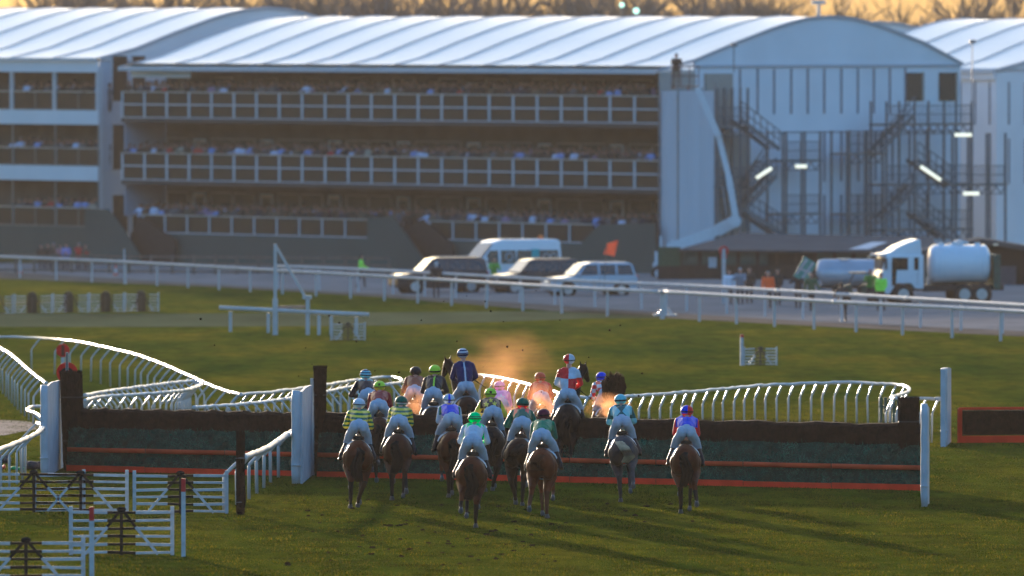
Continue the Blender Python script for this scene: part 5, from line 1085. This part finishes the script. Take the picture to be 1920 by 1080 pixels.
def tack():
    sc = MB(); K = 10
    for y in (-.30, .30): sc.add([], [])
    vs = []
    for i in range(7):
        y = -.28+.56*i/6
        for k in range(K+1): a = R(-70)+R(140)*k/K; r = 1; vs.append((.305*math.sin(a), y, 1.08+.325*math.cos(a)+.012*math.cos(a)*0-(.02 if i in (0, 6) else 0)))
    cloth = MB().add(vs, [(i*(K+1)+k, i*(K+1)+k+1, (i+1)*(K+1)+k+1, (i+1)*(K+1)+k) for i in range(6) for k in range(K)])
    sd = MB().ball((0, -.02, 1.425), (.13, .24, .05)).ball((0, -.22, 1.45), (.12, .06, .05)).ball((0, .2, 1.46), (.05, .06, .06))
    gi = MB().tube([(.30*math.sin(a), .12, 1.08+.32*math.cos(a)) for a in [i*math.pi/10 for i in range(21)]], .018, 6)
    lt = MB()
    for s in (-1, 1): lt.bar((s*.2, .05, 1.38), (s*.31, .0, 1.02), .03, .01); lt.tube([(s*.31, -.05, 1.0), (s*.31, .06, 1.0), (s*.31, .05, 1.1), (s*.31, 0, 1.12), (s*.31, -.04, 1.1), (s*.31, -.05, 1.0)], .01, 6)
    br = MB()
    for s in (-1, 1): br.tube([(s*.08, 1.66, 1.40), (s*.13, 1.2, 1.5), (s*.09, .74, 1.60)], .01, 6)
    br.tube([(.08, 1.62, 1.42), (0, 1.66, 1.5), (-.08, 1.62, 1.42)], .012, 6)
    return cloth.mesh('saddle_cloth', True), sd.mesh('saddle', True), gi.mesh('girth', True), lt.mesh('stirrups', True), br.mesh('bridle', True)
TACK = tack()
def horse(pose, cname, label, loc, rz, pitch=0, tail='down', tailm=None, cloth=None, white_socks=False):
    t = thing('racehorse', label, 'horse', loc, rz, 'racehorses of the field'); t.rotation_euler = (pitch, R(2.6*math.sin(loc[0]*7.3)), rz); c = COATS[cname]
    if 'half hidden left' in label or 'second from left' in label or 'furthest right' in label or 'wispy' in label or 'nearest the camera' in label: t.scale = (-1, 1, 1)
    b = link('body', HM[pose], c, t); recolor(b, c); tm = tailm or HAIRB
    link('tail', TL[tail].copy(), tm, t); mn = link('mane', MANE, tm, t); mn.material_slots[0].link = 'OBJECT'; mn.material_slots[0].material = tm
    cl = cloth or mat('cloth_white', (.6, .62, .66), .7)
    for me, nm, mm in zip(TACK, ('saddle_cloth', 'saddle', 'girth', 'stirrups', 'bridle'), (cl, LEATHER, mat('girth_web', (.3, .3, .32), .7), CHROME, LEATHER)):
        o = link(nm, me, mm, t); o.material_slots[0].link = 'OBJECT'; o.material_slots[0].material = mm
    return t
# ================= jockeys (same local frame as the horse) =================
def jockey_parts(p):
    hipz, hipy, shz, shy, hx = p.get('hz', 1.70), p.get('hy', -.24), p.get('sz', 1.93), p.get('sy', .30), p.get('hx', 0)
    H = Vector((hx, hipy, hipz)); S = Vector((hx*1.2+p.get('sx', 0), shy, shz)); hd = S+Vector((0, .20, .16+p.get('up', 0)))
    spread = p.get('kn', .21); kz = p.get('kz', 1.33)
    def torso(m, g=0):
        m.cap(H+Vector((0, .06, .03)), .145+g, H.lerp(S, .55)+Vector((0, 0, .03)), .15+g); 
        for s in (-1, 1): m.cap(H.lerp(S, .35)+Vector((s*.05, 0, .02)), .12+g, S+Vector((s*.09, 0, 0)), .105+g); m.ball(S+Vector((s*.17, 0, -.005)), .072+g)
    def arms(m, g=0, full=True):
        for s in (-1, 1):
            e = S+Vector((s*(.10+p.get('el', .17)), .02, -.26)); wv = Vector((s*.09, .62+shy*.2, 1.60)); 
            m.cap(S+Vector((s*.18, 0, -.01)), .062+g, e, .048+g); m.cap(e, .048+g, e.lerp(wv, .82), .036+g)
            if full:
                m.cap(e, .04, wv, .028); m.ball(wv+Vector((0, .05, 0)), (.04, .05, .032), 10)
                for k in range(4):
                    a = wv+Vector((s*(.028-.018*k), .09, .012)); b2 = a+Vector((0, .035, -.01)); m.cap(a, .0115, b2, .011, 6); m.cap(b2, .011, a+Vector((0, .02, -.045)), .010, 6)
                m.cap(wv+Vector((-s*.04, .04, .01)), .013, wv+Vector((-s*.03, .09, .02)), .011, 6)
    def hips(m, g=0):
        m.ball(H+Vector((0, .05, .03)), (.15+g, .13+g, .11+g), 14)
        for s in (-1, 1): m.ball(H+Vector((s*.098, -.07, -.02)), (.094+g, .125+g, .125+g), 12)
    def thigh(m, g=0):
        for s in (-1, 1):
            k = Vector((s*spread, .10, kz)); m.cap(H+Vector((s*.115, -.04, -.08)), .096+g, H.lerp(k, .6)+Vector((s*.06, -.02, 0)), .083+g); m.cap(H.lerp(k, .6)+Vector((s*.06, -.02, 0)), .078+g, k+Vector((s*.02, 0, 0)), .062+g)
    def shin(m, g=0, up=0):
        for s in (-1, 1):
            k = Vector((s*spread, .12, kz)); a = Vector((s*.345, -.12, 1.06)); a0 = k.lerp(a, up)
            m.cap(a0, .056+g, a, .040+g)
    def foot(m, g=0):
        for s in (-1, 1): a = Vector((s*.345, -.12, 1.06)); m.cap(a+Vector((0, -.02, -.05)), .038+g, a+Vector((s*.02, .15, -.085)), .032+g)
    body = MB(); torso(body, -.012); arms(body, -.008); hips(body, -.012); thigh(body, -.012); shin(body, -.008); foot(body, -.006)
    body.cap(S+Vector((0, .05, .03)), .06, hd, .055); body.ball(hd, (.078, .095, .11), 14); body.ball(hd+Vector((0, .1, -.01)), (.016, .02, .025), 8); body.cap(hd+Vector((0, .05, -.07)), .04, hd+Vector((0, .07, -.09)), .035, 8)
    for s in (-1, 1): body.ball(hd+Vector((s*.08, 0, -.01)), (.014, .02, .03), 8)
    silk = MB(); torso(silk, .012); arms(silk, .014, False)
    br = MB(); hips(br, .012); thigh(br, .012); br.cap(H+Vector((0, .02, .03)), .135, H+Vector((0, .08, .05)), .135)
    bts = []
    for sgn in (-1, 1):
        bt = MB(); k = Vector((sgn*spread, .10, kz)); a = Vector((sgn*.345, -.12, 1.06)); bt.cap(k.lerp(a, .12), .068, a, .052); bt.cap(a+Vector((0, -.02, -.05)), .048, a+Vector((sgn*.02, .15, -.085)), .042); bts.append(blob('boot', bt, .013, 2))
    he = MB().ball(hd+Vector((0, -.01, .045)), (.13, .152, .118), 20); hp = MB().tube([hd+Vector((.0, .10, .04)), hd+Vector((0, .19, .02))], [.09, .05], 12)
    return (blob('body', body, .014, 3), blob('silks', silk, .013, 4), blob('breeches', br, .014, 2), bts, he.mesh('helmet', True), hd, S, H)
JP = [jockey_parts(dict()), jockey_parts(dict(hz=1.67, sz=1.86, sy=.33, kn=.23, el=.13)), jockey_parts(dict(hz=1.62, sz=2.06, sy=.08, hy=-.22, up=.06, kz=1.22, kn=.25)), jockey_parts(dict(hz=1.72, hx=.03, sx=-.05, sz=1.90, el=.22))]
BRE = mat('white_breeches', (.43, .46, .54), .65, var=.10, scale=7, bump=.5, bscale=13, spec=.15); BOOT = mat('black_boot', (.010, .010, .014), .5, var=.1, spec=.15)
def C_(nm, c): return mat('silk_'+nm, c, .5, var=.14, scale=7, bump=.5, bscale=11, spec=.12)
SG, SY, SW, SR, SB, SN, SK, SLM, STL, SPK, SMR, SLB, SDR, SOR = [C_(n, c) for n, c in (('green', (.01, .11, .07)), ('yellow', (.70, .58, .04)), ('white', (.50, .55, .63)), ('red', (.62, .02, .025)), ('blue', (.02, .05, .62)), ('navy', (.012, .016, .09)), ('black', (.015, .014, .02)), ('lime', (.06, .75, .18)), ('teal', (.01, .09, .09)), ('pink', (.62, .28, .62)), ('maroon', (.09, .006, .03)), ('aqua', (.22, .50, .55)), ('dark_red', (.24, .015, .02)), ('rust', (.26, .07, .035)))]
SYG = C_('acid_yellow', (.50, .70, .04)); SGR = C_('mid_green', (.02, .20, .09))
def star(u, v, cu, cv, r):
    a = np.arctan2(v-cv, u-cu)-math.pi/2; d = np.hypot(u-cu, v-cv); k = np.abs(((a/(2*math.pi/5)+.5) % 1)-.5)*2; return d < r*(1-.62*k)
def jockey(jp, label, hroot, silkm, silkf, helm, helmf, boots=None, breech=None, grp='jockeys of the field'):
    body, silk, br, bt, he, hd, S, H = JP[jp]; t = thing('person', label, 'person', hroot.location, 0, grp); t.rotation_euler = hroot.rotation_euler.copy()
    link('body', body, SKIN, t)
    s = silk.copy(); s.materials.clear(); x = lambda X, Y, Z: silkf((X-S.x), (Y-H.y)/(S.y-H.y), Z-S.z+.0); paint(s, x); link('silks', s, silkm, t)
    if breech: b2 = br.copy(); b2.materials.clear(); link('breeches', b2, breech, t)
    else: link('breeches', br, BRE, t)
    for q_ in bt: link('boot', q_, BOOT, t)
    h = he.copy(); h.materials.clear()
    if len(helm) > 1:       # finer faces for a pattern
        bb = bmesh.new(); bb.from_mesh(h); bmesh.ops.subdivide_edges(bb, edges=bb.edges[:], cuts=2, use_grid_fill=True); bb.to_mesh(h); bb.free()
    paint(h, lambda X, Y, Z: helmf(X-hd.x, Y-hd.y, Z-hd.z-.045)); h.polygons.foreach_set('use_smooth', [True]*len(h.polygons)); link('helmet', h, helm, t)
    m = MB(); c = hd+Vector((0, -.01, .03)); m.tube([c+Vector((.131*math.cos(a), .155*math.sin(a), .0)) for a in [i*math.pi/12 for i in range(25)]], .011, 6); link('goggle_strap', m.mesh('goggle_strap', True), BLACK, t)
    return t
one = lambda x, v, z: 0*x
sleeve = lambda x, v, z: (abs(x) > .225) | ((z < -.12) & (v > .7))
def hoops(x, v, z): return np.where(sleeve(x, v, z), ((z*11) % 1 > .5), ((z*11.5+.15) % 1 > .5)).astype(int)
# ---- the field: on the ground before the fence ----
def place(px, yfoot): q = at(px, yfoot); return q
def run(px, yf, pose, cname, hl, jp, jl, sm, sf, hm, hf, rz=0, lift=0, pitch=0, Y=None, tail='down', tm=None, boots=None, cloth=None, breech=None):
    q = at(px, yf) if Y is None else atg(px, Y); q = q.copy(); q.y += .75; q.z = gz(q.y)+lift; q.x *= 1
    h = horse(pose, cname, hl, q, rz, pitch, tail, tm, cloth); return h, jockey(jp, jl, h, sm, sf, hm, hf, boots, breech)
NAVYC = mat('cloth_navy', (.02, .025, .08), .7); WB = mat('white_boot_top', (.012, .012, .014), .25)
run(665, 953, 0, 'bay', 'bay racehorse galloping leftmost of the near runners', 0, 'jockey in green and yellow hoops with pale blue cap, leftmost near rider', [SG, SY], hoops, [SW], lambda x, y, z: 0*x, R(2))
run(743, 938, 2, 'brown', 'brown racehorse second from left among the near runners', 1, 'jockey in green and yellow hoops with dark green cap', [SG, SY], hoops, [SG, SW], lambda x, y, z: (abs(z+.04) < .014).astype(int), R(-2), tail='down')
run(884, 990, 1, 'bay', 'bay racehorse nearest the camera at the back of the field', 0, 'jockey in white silks with bright green shoulders and cap, rearmost rider', [SW, SLM], lambda x, v, z: ((v > .55) & (abs(abs(x)-.09) < .05) & (abs(x) < .2) | ((v > .86) & (abs(x) < .2))).astype(int), [SLM, SGR], lambda x, y, z: (abs(z-.02) < .012).astype(int), R(-2))
run(842, 933, 2, 'bay', 'bay racehorse half hidden left of the nearest horse', 1, 'jockey in royal blue silks with white sleeves and white cap', [SB, SW, SGR], lambda x, v, z: np.where(sleeve(x, v, z), 1, np.where(v > .93, 1, np.where(abs(x) > .185, 2, 0))), [SW, SB], lambda x, y, z: (abs(x) < .02).astype(int), R(5))
run(919, 922, 0, 'near_black', 'near-black racehorse half hidden right of the nearest horse', 3, 'jockey in black silks with yellow stars and yellow sleeves', [SK, SY], lambda x, v, z: np.where(sleeve(x, v, z), 1, (star(x, z, -.1, -.02, .06) | star(x, z, .08, .0, .055) | star(x, z, .0, -.14, .06) | star(x, z, .13, -.13, .05) | star(x, z, -.14, -.15, .05) | star(x, z, 0, .07, .05)).astype(int)), [SYG, SK], lambda x, y, z: star(x, z, 0, .03, .04).astype(int), R(1))
run(972, 948, 0, 'dark_bay', 'dark bay racehorse with wispy tail left of the chestnut', 3, 'jockey in dark green silks with a red back panel and dark green cap', [SG, SR], lambda x, v, z: ((abs(abs(x)-.12) < .035) & (v > .35) & (z > -.2) | (v > .82) & (abs(x) < .12)).astype(int), [SG, SR], lambda x, y, z: (z < -.05).astype(int), R(-3), tail='fly')
run(1024, 972, 2, 'chestnut', 'chestnut racehorse with curled tail near the middle', 1, 'jockey in plain green silks with a maroon cap', [SGR, SG], lambda x, v, z: sleeve(x, v, z).astype(int), [SMR], lambda x, y, z: 0*x, R(-4), tail='curl', tm=HAIRC)
run(1173, 942, 1, 'grey', 'grey racehorse with pale flying tail', 0, 'jockey in teal silks with pale aqua diamonds and aqua cap', [STL, SLB], lambda x, v, z: np.where(sleeve(x, v, z), (z < -.2), (abs(x) > .02+abs(z+.02)*.9) & (z > -.2)).astype(int), [SLB, STL], lambda x, y, z: (abs(z+.02) < .014).astype(int), R(0), tail='fly', tm=HAIRP)
run(1284, 963, 2, 'bay', 'bay racehorse galloping alone furthest right', 1, 'jockey in royal blue silks with red sleeves, rightmost near rider', [SB, SR], lambda x, v, z: (sleeve(x, v, z) | ((v > .82) & (abs(x) < .09)) | ((v > .6) & (abs(x) < .03))).astype(int), [SB, SR], lambda x, y, z: ((x > .015) | (z < -.06)).astype(int), R(-1))
run(716, 0, 1, 'brown', 'brown racehorse hidden behind the hooped riders at the fence', 1, 'jockey in plain dark red silks with acid yellow cap', [SDR], one, [SYG, SK], lambda x, y, z: star(x, z, 0, .04, .04).astype(int), R(-2), lift=.12, Y=250)
# ---- over the fence ----
LF = lambda px, ytop, Y, ref=2.33: (HC-(ytop-31)*Y/FPX)-gz(Y)-ref
run(1065, 0, 4, 'near_black', 'near-black racehorse leaping high right of centre', 2, 'jockey in red and white quartered silks rising over the fence', [SR, SW], lambda x, v, z: ((x > 0) ^ (z < -.12)).astype(int), [SR, SW], lambda x, y, z: (x > 0).astype(int), R(-3), lift=LF(1062, 668, 254, 2.42), Y=254, pitch=R(6))
run(876, 0, 3, 'dark_bay', 'dark racehorse leaping with its head turned left', 2, 'jockey in navy silks with a pale centre stripe and hooped cap', [SN, SW], lambda x, v, z: (abs(x) < .016).astype(int), [SN, SW], lambda x, y, z: ((z*17) % 1 > .5).astype(int), R(5), lift=LF(877, 657, 259, 2.42), Y=259, pitch=R(4))
run(815, 0, 5, 'near_black', 'black racehorse leaping beside the dark silks rider', 0, 'jockey in black silks with a thin yellow centre line and acid cap', [SK, SYG], lambda x, v, z: (abs(x-.01) < .02).astype(int), [SYG, SK], lambda x, y, z: (abs(z+.03) < .02).astype(int), R(-3), lift=LF(810, 685, 257, 2.3), Y=257, pitch=R(5))
run(682, 0, 5, 'near_black', 'near-black racehorse with navy cloth leaping by the slim birch pillar', 3, 'jockey in black silks with pale bands crouched low by the slim pillar', [SK, SLB], lambda x, v, z: ((v > .85) & (abs(x) < .16)).astype(int), [SLB, SN], lambda x, y, z: ((z*18) % 1 > .55).astype(int), R(3), lift=LF(677, 690, 257, 2.3), Y=257, pitch=R(3), cloth=NAVYC)
# ---- landed beyond ----
run(771, 0, 1, 'dark_bay', 'dark racehorse landing in dust beyond the fence at left', 0, 'jockey in rust brown silks with a dark cap beyond the fence', [SOR], one, [SK], lambda x, y, z: 0*x, R(0), lift=LF(772, 687, 268, 2.28), Y=268)
run(944, 0, 0, 'bay', 'bay racehorse hidden in dust behind the middle of the fence', 1, 'jockey in pink silks with a white star in the dust', [SPK, SW], lambda x, v, z: star(x, z, .03, -.06, .1).astype(int), [SPK], lambda x, y, z: 0*x, R(0), lift=LF(943, 715, 268, 2.2), Y=268)
run(1019, 0, 2, 'brown', 'brown racehorse beyond the fence left of the leaping quartered rider', 0, 'jockey in bright red silks with a dark cap beyond the fence', [SR], one, [SDR], lambda x, y, z: 0*x, R(0), lift=LF(1018, 698, 268, 2.28), Y=268)
run(1142, 0, 5, 'dark_bay', 'dark racehorse with raised rump and tail landing at right', 0, 'jockey in red and white checked silks with blue cap', [SR, SW], lambda x, v, z: (((x*11+9) % 2).astype(int) ^ ((z*11+9) % 2).astype(int)) & 1, [SB], lambda x, y, z: 0*x, R(8), lift=LF(1133, 693, 266, 2.28)-.0, Y=266, pitch=R(-6), tail='up', tm=mat('horse_hair_brown', (.045, .02, .01), .8, var=.5, spec=.05))
# whips
for (a, b, Y, lb) in (((889, 712), (925, 737), 259.7, 'thin dark whip in the right hand of the navy silks jockey'), ((1086, 731), (1107, 747), 254.6, 'thin dark whip carried by the red and white quartered jockey'), ((1052, 843), (1066, 856), 232, 'short whip beside the maroon-capped jockey')):
    p_, q = atd(*a, Y), atd(*b, Y); t = thing('whip', lb, 'whip', p_, 0, 'jockeys whips'); d = q-p_; MB().tube([(0, 0, 0), tuple(d)], [.013, .006], 6).build('shaft', BLACK, t); MB().box(tuple(d), (.03, .01, .06)).build('flap', LEATHER, t)
# ================= turf clods and divots =================
CL = mat('clod_earth', (.03, .018, .008), 1, var=.5, scale=20, spec=0)
cm = []
for s in range(4):
    rr = random.Random(s); m = MB().ball((0, 0, 0), 1, 8); m.v = [tuple(Vector(v)*rr.uniform(.55, 1.2)) for v in m.v]; cm.append(m.mesh('clod'))
rr = random.Random(12)
air = [(376, 598), (402, 647), (573, 652), (585, 683), (668, 640), (703, 695), (748, 698), (835, 662), (951, 650), (906, 688), (920, 583), (944, 603), (875, 555), (832, 565), (910, 565), (1104, 670), (1077, 545), (1025, 658), (980, 656), (1176, 488), (1163, 610), (1204, 700), (790, 600), (617, 592), (690, 632), (702, 622), (857, 640), (1005, 545), (1015, 735), (1012, 765), (1066, 665), (1143, 619), (636, 605), (1050, 600), (1198, 742), (560, 705), (1120, 560)]
for i, (x, y) in enumerate(air):
    o = bpy.data.objects.new('turf_clod', cm[i % 4]); COL.objects.link(o); s = rr.choice((.010, .014, .02, .028)); o.location = atd(x, y, rr.uniform(240, 262)); o.scale = (s, s, s*rr.uniform(.5, 1.6)); o.rotation_euler = (rr.uniform(0, 3), rr.uniform(0, 3), 0)
    if not o.data.materials: o.data.materials.append(CL)
    tag(o, 'small dark clod of turf flying in the air around the runners', 'clod', 'clods thrown up by the hooves')
for i in range(95):
    x = rr.gauss(830, 150) if i < 70 else rr.uniform(560, 1330); y = rr.uniform(935, 1062) if x < 1100 else rr.uniform(930, 985); q = at(x, y); o = bpy.data.objects.new('divot', cm[i % 4]); COL.objects.link(o); s = rr.uniform(.02, .058); o.location = q+Vector((0, 0, s*.25)); o.scale = (s*1.4, s, s*.55); o.rotation_euler = (0, 0, rr.uniform(0, 3))
    if not o.data.materials: o.data.materials.append(CL)
    tag(o, 'loose dark divot of turf lying on the grass behind the runners', 'divot', 'divots kicked out of the turf')
# ================= dust =================
def dust(px, py, Y, wpx, hpx, dens, label, seed, col=(.9, .45, .2)):
    m = bpy.data.materials.new('dust'); m.use_nodes = True; n = m.node_tree.nodes; l = m.node_tree.links; n.remove(n['Principled BSDF']); v = n.new('ShaderNodeVolumePrincipled'); l.new(v.outputs[0], n['Material Output'].inputs['Volume']); v.inputs['Color'].default_value = (*col, 1); v.inputs['Anisotropy'].default_value = .45
    tc = n.new('ShaderNodeTexCoord'); ln = n.new('ShaderNodeVectorMath'); ln.operation = 'LENGTH'; l.new(tc.outputs['Object'], ln.inputs[0])
    nz = n.new('ShaderNodeTexNoise'); nz.noise_dimensions = '4D'; nz.inputs['W'].default_value = seed; nz.inputs['Scale'].default_value = 1.7; nz.inputs['Detail'].default_value = 4; l.new(tc.outputs['Object'], nz.inputs['Vector'])
    def M_(op, a, b=None):
        x = n.new('ShaderNodeMath'); x.operation = op
        for i, s in enumerate((a, b)):
            if s is None: continue
            if isinstance(s, (int, float)): x.inputs[i].default_value = s
            else: l.new(s, x.inputs[i])
        return x.outputs[0]
    f = M_('SUBTRACT', 1.0, ln.outputs['Value']); f = M_('MAXIMUM', f, 0.0); nn = M_('MAXIMUM', M_('SUBTRACT', nz.outputs[0], .40), 0.0); d = M_('MULTIPLY', M_('MULTIPLY', f, nn), dens*8); l.new(d, v.inputs['Density'])
    c = atd(px, py, Y); o = MB().ball((0, 0, 0), 1, 20).build('dust_cloud', m, None, True, c); o.scale = (wpx/2*Y/FPX, wpx/2.4*Y/FPX, hpx/2*Y/FPX); tag(o, label, 'dust', kind='stuff')
dust(938, 688, 266, 230, 170, .09, 'thin orange dust hanging right of the navy rider', 1.3)
dust(1142, 775, 262, 100, 84, .9, 'dense orange dust kicked up under the checked silks rider', 2.7)
dust(1016, 762, 265, 90, 90, .7, 'orange dust in front of the red silks rider beyond the fence', 4.1)
dust(945, 772, 265, 84, 70, .6, 'orange dust in front of the pink silks rider', 5.5)
dust(776, 752, 265, 70, 76, .5, 'orange dust in front of the rust silks rider', 6.6)
# ================= haze =================
hz = bpy.data.materials.new('haze'); hz.use_nodes = True; n = hz.node_tree.nodes; n.remove(n['Principled BSDF']); v = n.new('ShaderNodeVolumePrincipled'); hz.node_tree.links.new(v.outputs[0], n['Material Output'].inputs['Volume'])
v.inputs['Color'].default_value = (.97, .88, .78, 1); v.inputs['Density'].default_value = .000036; v.inputs['Anisotropy'].default_value = .2
o = MB().span((-760, -60, -9), (760, 2700, 26)).build('haze', hz); tag(o, 'pale evening haze over the course', 'haze', kind='stuff')
